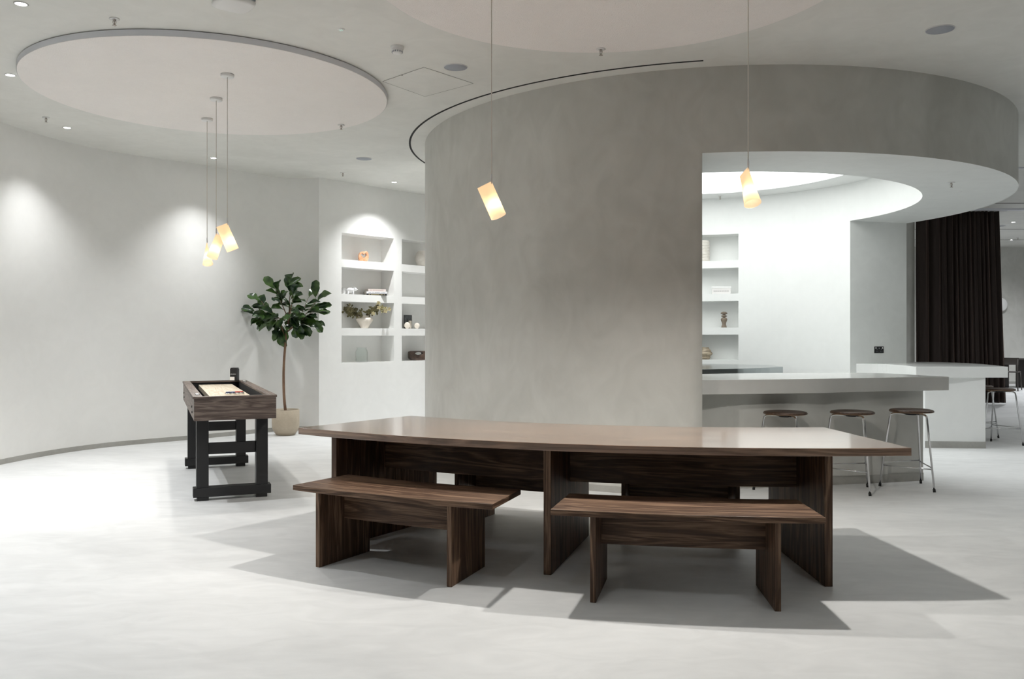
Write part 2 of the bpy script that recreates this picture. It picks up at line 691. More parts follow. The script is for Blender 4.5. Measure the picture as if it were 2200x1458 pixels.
def ring_pts(r, a0, a1, n):
    return [(DC[0] + r * math.cos(a0 + (a1 - a0) * i / n), DC[1] + r * math.sin(a0 + (a1 - a0) * i / n)) for i in range(n + 1)]


T1 = R(-102.1)           # wall end by the counter
T2O, T2I = R(22.4), R(24.6)   # far jamb
NA0, NA1 = R(64.8), R(88.4)   # inner niche column
mb = MB()
n = 96
aO = [T2O + (2 * PI + T1 - T2O) * i / n for i in range(n + 1)]
aI = [T2I + (2 * PI + T1 - T2I) * i / n for i in range(n + 1)]
# outer skin + ends (full height)
for i in range(n):
    p, q = aO[i], aO[i + 1]
    a = (DC[0] + RO * math.cos(p), DC[1] + RO * math.sin(p))
    b = (DC[0] + RO * math.cos(q), DC[1] + RO * math.sin(q))
    mb.add([(*a, 0), (*b, 0), (*b, ZC), (*a, ZC)], [(0, 1, 2, 3)], None, 0, True)


def fp_in(s, d, z):
    return (DC[0] + (RI + d) * math.cos(s), DC[1] + (RI + d) * math.sin(s), z)


inner_rows = [(0.50, 0.885)] + [(0.985, 1.352), (1.455, 1.842), (1.948, 2.325), (2.434, 2.815)]
scut = sorted(set([round(a, 6) for a in aI] + [NA0, NA1]))
zc2 = sorted({0, ZI} | {z for r in inner_rows for z in r})
niche_wall(mb, fp_in, scut, [(NA0, NA1, r[0], r[1]) for r in inner_rows], zc2, 0.32, None)
# jambs
for ao, ai, zt in ((aO[0], aI[0], ZS), (aO[-1], aI[-1], ZS)):
    mb.add([(DC[0] + RO * math.cos(ao), DC[1] + RO * math.sin(ao), 0), (DC[0] + RI * math.cos(ai), DC[1] + RI * math.sin(ai), 0),
            (DC[0] + RI * math.cos(ai), DC[1] + RI * math.sin(ai), zt), (DC[0] + RO * math.cos(ao), DC[1] + RO * math.sin(ao), zt)], [(0, 1, 2, 3)], None, 2)
# bulkhead ring over the opening
m = 72
for i in range(m):
    p, q = T1 + (T2O - T1) * i / m, T1 + (T2O - T1) * (i + 1) / m
    pi_, qi = T1 + (T2I - T1) * i / m, T1 + (T2I - T1) * (i + 1) / m
    a = (DC[0] + RO * math.cos(p), DC[1] + RO * math.sin(p))
    b = (DC[0] + RO * math.cos(q), DC[1] + RO * math.sin(q))
    c = (DC[0] + RI * math.cos(pi_), DC[1] + RI * math.sin(pi_))
    d = (DC[0] + RI * math.cos(qi), DC[1] + RI * math.sin(qi))
    mb.add([(*a, ZS), (*b, ZS), (*b, ZC), (*a, ZC)], [(0, 1, 2, 3)], None, 0, True)
    mb.add([(*c, ZS), (*d, ZS), (*d, ZI), (*c, ZI)], [(0, 1, 2, 3)], None, 1, True)
    mb.add([(*a, ZS), (*b, ZS), (*d, ZS), (*c, ZS)], [(0, 1, 2, 3)], None, 2, False)
# inner faces get the white plaster: faces whose vertices lie inside RI+0.35
for k, f in enumerate(mb.f):
    if mb.mi[k] == 0 and all(math.hypot(mb.v[j][0] - DC[0], mb.v[j][1] - DC[1]) < RI + 0.36 for j in f):
        mb.mi[k] = 1
wd = mb.build('wall_center', [M['drum'], M['inner'], M['soffit']], fix=False)
struct(wd)
# welded so the curved faces shade smoothly
wm = wd.modifiers.new('weld', 'WELD')
wm.merge_threshold = 0.0005
es = wd.modifiers.new('es', 'EDGE_SPLIT')
es.split_angle = R(35)
# ceiling inside the drum, with the round opening of the light
mb = MB()
o_ = ring_pts(RI + 0.002, 0, 2 * PI, 96)[:-1]
i_ = ring_pts(1.92, 0, 2 * PI, 96)[:-1]
vs = [(*p, ZI) for p in o_] + [(*p, ZI) for p in i_] + [(*p, ZI + 0.10) for p in i_]
mb.add(vs, [(k, (k + 1) % 96, 96 + (k + 1) % 96, 96 + k) for k in range(96)])
mb.add(vs, [(96 + k, 96 + (k + 1) % 96, 192 + (k + 1) % 96, 192 + k) for k in range(96)], None, 0, True)
struct(mb.build('ceiling', M['inner'], fix=False))
tag(MB().prism(ring_pts(1.93, 0, 2 * PI, 96)[:-1], ZI + 0.015, ZI + 0.05).build('ceiling_light', M['disc_light']),
    'huge round luminous ceiling disc glowing white inside the round bar', 'light')

# skirtings of the drum
bo = [Vector((DC[0] + (RO + 0.0) * math.cos(a), DC[1] + RO * math.sin(a), 0)) for a in [T2O + (2 * PI + T1 - T2O) * i / 80 for i in range(81)]]
base_strip([v for v in bo], 'baseboard_center', 0.006)

# dark curved slot in the ceiling round the drum
mb = MB()
sa = [math.atan2(P(x, y, ZC).y - DC[1], P(x, y, ZC).x - DC[0]) % (2 * PI) for x, y in ((1511, 130), (905, 353))]
a_hi, a_lo = max(sa), min(sa)
SR = 3.46
nn = 60
lo, hi = R(160), a_hi
pts_s = [lo + (hi - lo) * i / nn for i in range(nn + 1)]
poly = [(DC[0] + (SR + 0.011) * math.cos(a), DC[1] + (SR + 0.011) * math.sin(a)) for a in pts_s] + \
       [(DC[0] + (SR - 0.011) * math.cos(a), DC[1] + (SR - 0.011) * math.sin(a)) for a in reversed(pts_s)]
vs = [(*p, ZC - 0.004) for p in poly]
k2 = len(poly)
mbs = MB()
for i in range(nn):
    a0, a1 = pts_s[i], pts_s[i + 1]
    q = []
    for z in (ZC - 0.003, ZC):
        for (r, a) in ((SR - 0.011, a0), (SR + 0.011, a0), (SR + 0.011, a1), (SR - 0.011, a1)):
            q.append((DC[0] + r * math.cos(a), DC[1] + r * math.sin(a), z))
    mbs.add(q, [(0, 1, 2, 3), (0, 4, 5, 1), (1, 5, 6, 2), (2, 6, 7, 3), (3, 7, 4, 0)])
struct(mbs.build('trim_1', M['dark'], fix=False))

# back of the room, behind the drum and left of the curtain
struct(MB().box(-0.4, 7.90, 16.95, 17.1, 0, ZF).build('wall_rear', M['drum']))
struct(MB().box(6.5, 17, 23.9, 24.1, 0, ZF).build('wall_far', M['drum']))
struct(MB().box(6.5, 17, 23.89, 23.9, 0, 0.07).build('baseboard_far', M['base']))
struct(MB().box(16.2, 16.4, -7, 24, 0, ZF).build('wall_right', M['wall']))
struct(MB().box(-6, 17, -6.4, -6.2, 0, ZC).build('wall_front', M['wall']))
struct(MB().box(7.6, 7.8, 17.1, 24, 0, ZF).build('wall_side', M['drum']))
# bulkhead that carries the curtain, and slots in the far ceiling
struct(MB().box(7.0, 16.2, 16.62, 16.74, ZF - 0.035, ZF).build('trim_3', M['raft_edge']))
struct(MB().box(7.0, 16.2, 15.98, 16.03, ZF - 0.004, ZF).build('trim_4', M['line']))
struct(MB().box(7.8, 16.2, 19.9, 19.95, ZF - 0.004, ZF).build('trim_5', M['line']))
struct(MB().box(7.8, 16.2, 22.1, 22.13, ZF - 0.004, ZF).build('trim_6', M['line']))


# ------------------------------------------------------------------ ceiling rafts
def raft(c, r, label, z0=3.503, ztop=ZC - 0.006):
    o = thing('ceiling_panel', label, 'ceiling panel', (c[0], c[1], z0), 0, 'round acoustic panels on the ceiling')
    n = 128
    poly = [(r * math.cos(2 * PI * k / n), r * math.sin(2 * PI * k / n)) for k in range(n)]
    MB().prism(poly, 0, ztop - z0 - 0.001, smooth=True).build('panel', M['raft'], o)
    e = MB()
    r2 = r + 0.003
    vs = [((r2) * math.cos(2 * PI * k / n), (r2) * math.sin(2 * PI * k / n), 0.0015) for k in range(n)] + \
         [((r2) * math.cos(2 * PI * k / n), (r2) * math.sin(2 * PI * k / n), ztop - z0) for k in range(n)]
    e.add(vs, [(k, (k + 1) % n, n + (k + 1) % n, n + k) for k in range(n)], None, 0, True)
    e.build('edge_band', M['raft_edge'], o)
    MB().prism([(x * 0.985, y * 0.985) for x, y in poly], ztop - z0 - 0.001, ztop - z0 + 0.006).build('shadow_gap', M['dark'], o)
    return o


raft((-2.685, 7.783), 1.543, 'round off-white acoustic ceiling panel over the games table, seen whole')
raft((0.601, 5.136), 1.477, 'round off-white acoustic ceiling panel over the long table, cut by the top edge')

# ------------------------------------------------------------------ long table and benches
TC = (1.69, 9.68)


def local(c, base):
    return (c[0] - base[0], c[1] - base[1])


def arc_point(r, a):
    return (TC[0] + r * math.sin(a), TC[1] - r * math.cos(a))


def leg_slab(parent, base, a, r0, r1, th, z1, off, name='leg'):
    """upright slab whose long side lies along a radius"""
    c0 = arc_point((r0 + r1) / 2, a)
    mb = MB()
    mb.box(-th / 2, th / 2, -(r1 - r0) / 2, (r1 - r0) / 2, 0, z1, 'z', rot=a, at=(c0[0] - base[0], c0[1] - base[1], 0))
    mb.uv = [[(u + off, v + off * 1.7) for u, v in f] for f in mb.uv]
    return mb.build(name, M['walnut'], parent, bevel=0.0025)


def arc_table(name, label, cat, r0, r1, a0, a1, top, th, legs, lt, leg_r, ap_r, ap_z, group=None, seed=0.0, mat_top=None):
    a0, a1 = R(a0), R(a1)
    base = arc_point((r0 + r1) / 2, (a0 + a1) / 2)
    o = thing(name, label, cat, (base[0], base[1], 0), 0, group)
    c = local(TC, base)
    MB().sector(c, r0, r1, a0, a1, top - th, top, 40, off=seed).build('tabletop' if cat == 'table' else 'seat', mat_top or M['walnut'], o, bevel=0.0025)
    for k, a in enumerate(legs):
        leg_slab(o, base, R(a), leg_r[0], leg_r[1], lt, top - th, seed + k * 0.77)
    for k in range(len(legs) - 1):
        x0 = R(legs[k]) + lt / 2 / ap_r
        x1 = R(legs[k + 1]) - lt / 2 / ap_r
        MB().sector(c, ap_r - 0.014, ap_r + 0.014, x0, x1, ap_z, top - th, 20, off=seed + k + 0.4).build('stretcher', M['walnut'], o)
    return o


arc_table('dining_table', 'very long curved walnut table on three slab legs in the foreground', 'table', 4.035, 5.088, -37.3, 5.0, 0.74, 0.043,
          [-33.75, -17.12, 0.0], 0.044, (4.06, 5.07), 4.60, 0.452, None, 0.3, M['walnut_top'])
BG = 'curved walnut benches around the long table'
arc_table('bench', 'curved walnut bench in front of the left half of the long table', 'bench', 5.01, 5.475, -33.0, -19.1, 0.46, 0.03,
          [-31.0, -21.75], 0.03, (5.02, 5.465), 5.24, 0.25, BG, 2.1)
arc_table('bench', 'curved walnut bench in front of the right half of the long table', 'bench', 5.045, 5.51, -15.75, -1.8, 0.46, 0.03,
          [-13.5, -4.15], 0.03, (5.055, 5.50), 5.28, 0.25, BG, 4.7)
arc_table('bench', 'curved walnut bench behind the left half of the long table, mostly hidden under it', 'bench', 3.67, 4.19, -32.2, -17.8, 0.46, 0.03,
          [-29.85, -20.0], 0.03, (3.68, 4.18), 3.93, 0.25, BG, 6.9)
arc_table('bench', 'curved walnut bench behind the right half of the long table, seen between its legs', 'bench', 3.67, 4.19, -15.7, -1.3, 0.46, 0.03,
          [-13.35, -3.45], 0.03, (3.68, 4.18), 3.93, 0.25, BG, 8.2)

# ------------------------------------------------------------------ games table
def build_shuffle():
    L, Wd = 2.487, 0.62
    rz = math.atan2(2.295, -0.957) - PI / 2
    front = Vector((-2.18, 6.82, 0))
    d = Vector((-math.sin(rz), math.cos(rz), 0))
    base = front + d * (L / 2)
    o = thing('shuffleboard_table', 'shuffleboard games table with grey-brown wood cabinet on black H-frame legs', 'games table', base, rz)
    y0, y1 = -L / 2, L / 2
    x0, x1 = -Wd / 2, Wd / 2
    ZT = 0.865
    zb = 0.676
    G = M['grey_wood']
    t = 0.022
    cab = MB()
    cab.box(x0, x1, y0, y0 + t, zb, ZT - 0.018, 'x')
    cab.box(x0, x1, y1 - t, y1, zb, ZT - 0.018, 'x')
    cab.box(x0, x0 + t, y0 + t, y1 - t, zb, ZT - 0.018, 'y')
    cab.box(x1 - t, x1, y0 + t, y1 - t, zb, ZT - 0.018, 'y')
    cab.build('cabinet', G, o)
    rim = MB()
    rw = 0.065
    e = 0.006
    rim.box(x0 - e, x1 + e, y0 - e, y0 + rw * 0.5, ZT - 0.018, ZT, 'x')
    rim.box(x0 - e, x1 + e, y1 - rw * 0.5, y1 + e, ZT - 0.018, ZT, 'x')
    rim.box(x0 - e, x0 + rw, y0 + rw * 0.5, y1 - rw * 0.5, ZT - 0.018, ZT, 'y')
    rim.box(x1 - rw, x1 + e, y0 + rw * 0.5, y1 - rw * 0.5, ZT - 0.018, ZT, 'y')
    rim.build('rim', G, o, bevel=0.002)
    gut = MB()
    gut.box(x0 + t, x1 - t, y0 + t, y1 - t, zb + 0.005, zb + 0.03)
    gut.box(x0 + rw, x0 + rw + 0.004, y0 + t, y1 - t, zb + 0.03, ZT - 0.019)
    gut.box(x1 - rw - 0.004, x1 - rw, y0 + t, y1 - t, zb + 0.03, ZT - 0.019)
    gut.box(x0 + rw, x1 - rw, y0 + t, y0 + t + 0.004, zb + 0.03, ZT - 0.019)
    gut.box(x0 + rw, x1 - rw, y1 - t - 0.004, y1 - t, zb + 0.03, ZT - 0.019)
    gut.build('gutter', M['blackfelt'], o)
    pz = ZT - 0.035
    pf = MB().box(-0.165, 0.165, y0 + 0.10, y1 - 0.12, pz - 0.045, pz, 'y')
    pf.build('playing_board', M['maple'], o, bevel=0.002)
    # score counter let into the left rim
    sc = MB()
    sc.box(x0 + 0.018, x0 + 0.052, y0 + 0.20, y0 + 0.36, ZT, ZT + 0.003)
    sco = sc.build('score_counter', M['black'], o)
    MB().box(x0 + 0.024, x0 + 0.046, y0 + 0.215, y0 + 0.345, ZT + 0.003, ZT + 0.0045).build('window', M['white'], sco)
    sc = MB()
    sc.box(x1 - 0.052, x1 - 0.018, y1 - 0.36, y1 - 0.20, ZT, ZT + 0.003)
    sco = sc.build('score_counter', M['black'], o)
    MB().box(x1 - 0.046, x1 - 0.024, y1 - 0.345, y1 - 0.215, ZT + 0.003, ZT + 0.0045).build('window', M['white'], sco)
    for yy in (0.28, 2.11):
        for sx in (-1, 1):
            for q in (0.03, 0.09):
                mbb = MB().lathe([(0.0, 0), (0.009, 0), (0.009, 0.006), (0.0, 0.006)], 12, capt=False)
                mbb.xf(Matrix.Translation((sx * (Wd / 2), y0 + yy + q - 0.0, zb + (0.045 if q < 0.05 else 0.085))) @ Matrix.Rotation(sx * PI / 2, 4, 'Y'))
                mbb.build('bolt', M['black'], o)
    for yy in (0.28, 2.11):
        fr = MB()
        a, b = y0 + yy, y0 + yy + 0.115
        zz = 0.03
        foot = MB().box(-0.305, 0.305, a, b, zz, zz + 0.075)
        for sx in (-1, 1):
            foot.box(sx * 0.23 - 0.045, sx * 0.23 + 0.045, a + 0.01, b - 0.01, 0, zz)
        foot.build('foot_beam', M['black'], o, bevel=0.003)
        for sx in (-1, 1):
            MB().box(sx * 0.233 - 0.047, sx * 0.233 + 0.047, a + 0.006, b - 0.006, zz + 0.075, zb + 0.004).build('leg', M['black'], o, bevel=0.003)
        MB().box(-0.186, 0.186, a + 0.03, b - 0.03, 0.372, 0.462).build('cross_rail', M['black'], o, bevel=0.003)
    return o, base, rz, y0, pz, ZT, d


sh, sbase, srz, sy0, spz, sZT, sd = build_shuffle()
sx_dir = Vector((math.cos(srz), math.sin(srz), 0))


def on_table(x, y, z):
    p = sbase + sx_dir * x + sd * (sy0 + y)
    return Vector((p.x, p.y, z))


def puck(loc, colr, label, group='shuffleboard pucks'):
    o = thing('puck', label, 'puck', loc, 0, group)
    MB().lathe([(0.024, 0), (0.0265, 0.004), (0.0265, 0.013), (0.024, 0.016), (0.0, 0.016)], 24).build('body', M['chrome'], o)
    MB().lathe([(0.019, 0.016), (0.019, 0.024), (0.016, 0.026), (0.0, 0.026)], 20).build('cap', colr, o)


Mred = flat('red puck cap', (0.45, 0.05, 0.04), 0.35)
Mblue = flat('blue puck cap', (0.05, 0.07, 0.17), 0.35)
pb = P(489, 848, spz)
puck(P(490, 847.5, spz), Mblue, 'blue and silver puck on the pale board, leftmost of the row')
puck(P(500, 847.2, spz), Mblue, 'blue and silver puck on the pale board, second from the left in the row')
puck(P(509, 846.6, spz), Mred, 'red and silver puck on the pale board, next to the blue pucks')
puck(P(518, 846.2, spz), Mred, 'red and silver puck on the pale board, rightmost of the row')
puck(on_table(-0.205, 1.62, 0.706), Mred, 'red puck lying in the black left gutter of the shuffleboard table')
# canister at the far end of the table
cpos = on_table(0.19, 2.36, sZT)
cn = thing('canister', 'black square canister with small white label at the far end of the games table', 'canister', cpos, srz - R(28))
MB().box(-0.036, 0.036, -0.036, 0.036, 0, 0.128).build('body', M['black'], cn, bevel=0.004)
MB().box(-0.032, 0.032, -0.032, 0.032, 0.128, 0.138).build('lid', M['black'], cn, bevel=0.003)
MB().box(-0.036, 0.014, -0.0375, -0.036, 0.006, 0.042).build('label', M['white'], cn)
tm = MB()
random.seed(3)
x = -0.030
for k in range(11):
    h = random.choice((0.004, 0.006, 0.007))
    tm.box(x, x + 0.0038, -0.0372, -0.036, 0.068, 0.068 + h)
    x += 0.0054
tm.build('lettering', M['whitemetal'], cn)

# ------------------------------------------------------------------ pendants
def make_pendant(name, label, loc_cord, ztop_cord, zshade, rz, group, canopy=True, watt=None):
    """loc_cord: x, y of the cord; shade hangs by one corner"""
    o = thing(name, label, 'pendant lamp', (loc_cord[0], loc_cord[1], zshade), rz, group)
    Lh, w, rb = 0.222, 0.050, 0.050
    n = 64
    c_angle = math.atan2(w, Lh / 2)
    Mx = Matrix.Rotation(-c_angle, 4, 'Y') @ Matrix.Translation((-w, 0, 0))
    sh = MB()
    vs = []
    m = 14
    for j in range(m + 1):
        t = j / m
        for k in range(n):
            a = 2 * PI * k / n
            top = Vector((w * math.cos(a), 0.0025 * math.sin(a), 0))
            bot = Vector((rb * math.cos(a), rb * math.sin(a), -Lh))
            vs.append(Mx @ top.lerp(bot, t))
    sh.add(vs, [(j * n + k, j * n + (k + 1) % n, (j + 1) * n + (k + 1) % n, (j + 1) * n + k) for j in range(m) for k in range(n)], None, 0, True)
    s = sh.build('lamp_shade', M['shade'], o, fix=False)
    # holder, bulb
    hp = Mx @ Vector((w * 0.2, 0, -0.062))
    MB().lathe([(0.006, 0), (0.013, -0.006), (0.013, -0.04), (0.010, -0.046)], 16, hp).build('lamp_holder', M['whitemetal'], o)
    bp = Mx @ Vector((0.010, 0, -0.150))
    MB().sphere(bp, 0.019, 16).build('bulb', M['bulb'], o)
    cv = MB()
    zt = ztop_cord - zshade
    cv.tube([(0, 0, -0.03), (0, 0, 0.0), (0, 0, zt * 0.5), (0, 0, zt - 0.02)], 0.0032, 8)
    cv.build('cord', M['cord'], o)
    MB().lathe([(0.0, 0.0), (0.0035, 0.0), (0.0055, -0.003), (0.006, 0.03), (0.0035, 0.045)], 12).build('cord_grip', M['whitemetal'], o)
    if canopy:
        MB().lathe([(0.0, -0.024), (0.052, -0.024), (0.054, -0.022), (0.054, 0.0)], 40, (0, 0, zt)).build('ceiling_rose', M['white'], o)
    # glow inside the shade
    ld = bpy.data.lights.new('pendant glow', 'POINT')
    ld.energy = 1.1
    ld.color = (1.0, 0.80, 0.55)
    ld.shadow_soft_size = 0.019
    lo = bpy.data.objects.new('pendant_glow', ld)
    COL.objects.link(lo)
    lo.parent = o
    lo.location = bp
    # light leaving the open mouth
    ld = bpy.data.lights.new('pendant beam', 'SPOT')
    ld.energy = watt or W_PEND
    ld.color = PEND_COL
    ld.spot_size = R(172)
    ld.spot_blend = 0.8
    ld.shadow_soft_size = 0.03
    lo = bpy.data.objects.new('pendant_beam', ld)
    COL.objects.link(lo)
    lo.parent = o
    q = Mx @ Vector((0, 0, -Lh - 0.035))
    lo.location = q
    return o


RZ = 3.503
gL = 'three pendants over the games table'
for (x, y, rz, lab) in ((445, 259, R(-62), 'small bone china pendant lamp over the games table, leftmost and lowest of three'),
                        (464.6, 215.4, R(-125), 'small bone china pendant lamp over the games table, middle of the three'),
                        (488.5, 165, R(35), 'small bone china pendant lamp over the games table, rightmost and highest of three')):
    p = P(x, y, RZ - 0.02)
    make_pendant('pendant_lamp', lab, (p.x, p.y), RZ, 2.272, rz, gL, True, 26)
gT = 'pendants over the long table'
make_pendant('pendant_lamp', 'glowing china pendant tilted to the right in front of the plain curved wall', (-0.1285, 5.42), RZ, 2.307, R(-12), gT)
make_pendant('pendant_lamp', 'glowing narrow china pendant hanging in front of the bar opening', (1.388, 5.075), RZ, 2.330, R(-72), gT)


# ------------------------------------------------------------------ ceiling fittings
def make_downlight(label, loc, group, w=None, spot=R(88), col=None, emit=True):
    o = thing('downlight', label, 'ceiling light', loc, 0, group)
    MB().lathe([(0.040, 0.0), (0.046, -0.003), (0.036, -0.004), (0.034, 0.0)], 28, capt=False).build('trim_ring', M['white'], o)
    MB().lathe([(0.0, -0.0012), (0.035, -0.0012), (0.035, 0.0)], 24, capt=False).build('lens', M['led'], o)
    ld = bpy.data.lights.new('downlight', 'SPOT')
    ld.energy = w or W_DOWN
    ld.color = col or DOWN_COL
    ld.spot_size = spot
    ld.spot_blend = 1.0
    ld.shadow_soft_size = 0.035
    lo = bpy.data.objects.new('downlight_beam', ld)
    COL.objects.link(lo)
    lo.parent = o
    lo.location = (0, 0, -0.012)
    return o


DL = [((45, 8), 'bright ceiling downlight in the top left corner of the photo'),
      ((22, 161), 'bright ceiling downlight at the left edge beside the round panel'),
      ((144, 274), 'bright ceiling downlight close to the long left wall, left of the pendants'),
      ((459, 339), 'bright ceiling downlight seen between the pendant cords'),
      ((847, 391), 'bright ceiling downlight above the wall of niches')]
for (x, y), lab in DL:
    make_downlight(lab, P(x, y, ZC), 'ceiling downlights of the main room', W_DOWN * {45: 1.1, 22: 1.2, 144: 0.52, 459: 0.58, 847: 1.05}[x], {45: R(110), 22: R(84), 144: R(96), 459: R(96), 847: R(112)}[x])
# unseen downlights added to brighten the room, built like the visible fittings
for i, (x, y, w) in enumerate([(-3.2, 3.3, 0.9), (-0.6, 2.4, 0.25), (2.2, 2.2, 0.2), (5.0, 3.2, 0.3), (-1.5, -0.8, 0.25), (6.5, 6.2, 0.35), (5.95, 8.6, 0.8), (-0.5, 13.9, 1.2), (-1.0, 11.4, 0.55), (4.9, 15.7, 1.5)]):
    make_downlight('unseen ceiling downlight added to brighten the main room', (x, y, ZC), 'unseen downlights added for fill light', W_DOWN * w, R(105))
# far room
farL = [((2177, 477), 'far room ceiling downlight right of the curtain, nearer of two'),
        ((2174, 515), 'far room ceiling downlight right of the curtain, farther of two')]
for (x, y), lab in farL:
    make_downlight(lab, P(x, y, ZF), 'ceiling downlights of the far room', W_FAR, R(140), (0.95, 0.97, 1.0))
make_downlight('unseen ceiling downlight added to brighten the far room', (13.8, 20.5, ZF), 'unseen downlights added for fill light', W_FAR, R(140), (0.95, 0.97, 1.0))  # this and the next are unseen lamps added as fill for the far room
make_downlight('unseen ceiling downlight added to brighten the far room', (9.6, 14.0, ZF), 'unseen downlights added for fill light', W_FAR * 0.6, R(140), (0.95, 0.97, 1.0))


def make_sprinkler(label, loc, s=1.0):
    o = thing('sprinkler_head', label, 'sprinkler', loc, 0, 'ceiling sprinkler heads')
    MB().lathe([(0.034 * s, 0), (0.036 * s, -0.004), (0.015 * s, -0.006), (0.012 * s, 0)], 24, capt=False).build('escutcheon', M['white'], o)
    b = MB()
    b.lathe([(0.007, -0.001), (0.007, -0.018), (0.004, -0.022), (0.003, -0.042)], 10)
    b.tube([(-0.009, 0, -0.012), (-0.012, 0, -0.024), (-0.006, 0, -0.04), (0, 0, -0.046), (0.006, 0, -0.04), (0.012, 0, -0.024), (0.009, 0, -0.012)], 0.0022, 6)
    b.build('body', M['nickel'], o)
    MB().lathe([(0.0, -0.046), (0.014, -0.046), (0.014, -0.049), (0.0, -0.049)], 14, capt=False).build('deflector', M['nickel'], o)
    return o


for (x, y, z, lab) in ((246, 40, ZC, 'sprinkler head above the near rim of the whole round ceiling panel'),
                       (99, 252, ZC, 'sprinkler head at far left near the curved wall'),
                       (733, 268, 3.503, 'sprinkler head at the right rim of the whole round ceiling panel'),
                       (736.5, 371, ZC, 'small distant sprinkler head on the ceiling above the wall niches'),
                       (1291, 105, 3.503, 'sprinkler head at the rim of the cut-off round ceiling panel'),
                       (2044, 391.5, ZS, 'sprinkler head in the pale underside of the bar ring'),
                       (1547, 421, ZI, 'tiny sprinkler head inside the bar beside the luminous disc')):
    make_sprinkler(lab, P(x, y, z))
make_sprinkler('sprinkler head on the far room ceiling beside its downlights', P(2187, 510, ZF), 1.3)
p = P(2062, 410.5, ZS)
tag(MB().lathe([(0.0, -0.004), (0.02, -0.004), (0.022, 0)], 24, (p.x, p.y, ZS), capt=False).build('sensor_cover', M['white']),
    'tiny flat round cover in the underside of the bar ring', 'sensor')

sp = None
for (x, y, r, lab) in ((979, 144, 0.098, 'round grey ceiling speaker left of the hanging cord, largest on the left side'),
                       (782, 340.5, 0.098, 'round grey ceiling speaker above the niches, small and far'),
                       (2019.5, 63, 0.098, 'round grey ceiling speaker at the top right')):
    p = P(x, y, ZC)
    if sp is None:
        sp = thing('ceiling_speaker', lab, 'speaker', p, 0, 'round ceiling speakers')
        MB().lathe([(0.0, -0.005), (r * 0.96, -0.004), (r * 0.98, 0.0)], 48, capt=False).build('grille', M['speaker'], sp)
        MB().lathe([(r * 0.97, 0.0), (r * 0.975, -0.006), (r, -0.006), (r * 1.01, 0.0)], 48, capt=False).build('rim', M['whitemetal'], sp)
    else:
        dup(sp, p, 0, lab)

p = P(853.5, 100, ZC)
o = thing('smoke_detector', 'white smoke detector on the ceiling left of the hanging cord', 'smoke detector', p)
MB().lathe([(0.0, -0.022), (0.050, -0.022), (0.052, -0.018), (0.052, 0.0)], 40, capt=False).build('base', M['white'], o)
MB().lathe([(0.046, -0.022), (0.044, -0.034), (0.034, -0.052), (0.024, -0.055), (0.0, -0.055)], 40, capt=False).build('head', M['white'], o)
vb = MB()
for k in range(14):
    a = 2 * PI * k / 14
    vb.box(0.0375, 0.0425, -0.005, 0.005, -0.048, -0.034, rot=a)
vb.build('vents', M['speaker'], o)

p = P(733, 63, ZC)
o = thing('emergency_light', 'tiny round ceiling fitting with green-tinted leds beside the smoke detector', 'emergency light', p)
MB().lathe([(0.0, -0.006), (0.024, -0.006), (0.029, 0.0)], 28, capt=False).build('housing', M['white'], o)
ml = MB()
for k in range(4):
    a = PI / 2 * k + 0.5
    ml.lathe([(0.0, -0.008), (0.004, -0.008), (0.004, -0.006)], 8, (0.010 * math.cos(a), 0.010 * math.sin(a), 0), capt=False)
ml.build('led', emis('green led', (0.55, 0.85, 0.7), 0.5), o)

# wifi access point, cut by the frame
p = P(502, 0, ZC)
o = thing('access_point', 'white square wireless access point at the top edge of the photo', 'access point', (p.x, p.y, ZC), R(-52))
MB().box(-0.11, 0.11, -0.11, 0.11, -0.022, 0.0).build('base', M['speaker'], o, bevel=0.01)
bb = MB()
poly = []
for k in range(32):
    a = 2 * PI * k / 32
    r = 0.125 / (abs(math.cos(a)) ** 4 + abs(math.sin(a)) ** 4) ** 0.25
    poly.append((r * math.cos(a), r * math.sin(a)))
vs = [(x, y, -0.02) for x, y in poly] + [(x * 0.97, y * 0.97, -0.038) for x, y in poly] + [(x * 0.8, y * 0.8, -0.046) for x, y in poly]
bb.add(vs, [(k, (k + 1) % 32, 32 + (k + 1) % 32, 32 + k) for k in range(32)] + [(32 + k, 32 + (k + 1) % 32, 64 + (k + 1) % 32, 64 + k) for k in range(32)] +
       [tuple(64 + k for k in range(32)), tuple(31 - k for k in range(32))], None, 0, True)
bb.build('cover', M['white'], o)

# access panel flush in the ceiling
A_, B_, C_, D_ = P(822, 174.5, ZC), P(911, 144, ZC), P(1017, 179, ZC), P(913, 207, ZC)
o = thing('access_hatch', 'square plastered access hatch flush in the ceiling beside the round speaker', 'access hatch', ((A_ + C_) / 2).to_tuple())
cc = (A_ + C_) / 2
gp = MB()
q = [(v - cc) for v in (A_, B_, C_, D_)]
for i in range(4):
    a, b = q[i], q[(i + 1) % 4]
    t = (b - a).normalized()
    nn_ = Vector((-t.y, t.x, 0)) * 0.0022
    gp.add([(a + nn_) + Vector((0, 0, -0.0015)), (a - nn_) + Vector((0, 0, -0.0015)), (b - nn_) + Vector((0, 0, -0.0015)), (b + nn_) + Vector((0, 0, -0.0015))], [(0, 1, 2, 3)])
gp.build('gap', M['line'], o, fix=False)
pn = MB()
pn.add([v * 0.985 + Vector((0, 0, -0.0012)) for v in q] + [v * 0.985 for v in q], [(0, 1, 2, 3), (0, 4, 5, 1), (1, 5, 6, 2), (2, 6, 7, 3), (3, 7, 4, 0)])
pn.build('door', M['ceil'], o)
kp = P(864, 161, ZC) - cc
MB().lathe([(0.0, -0.003), (0.007, -0.003), (0.007, 0)], 14, kp, capt=False).build('lock', M['line'], o)

# ------------------------------------------------------------------ bar counters
def poly_round(pts, k=6):
    return [(v.x, v.y) for v in catmull([(x, y, 0) for x, y in pts], k)]


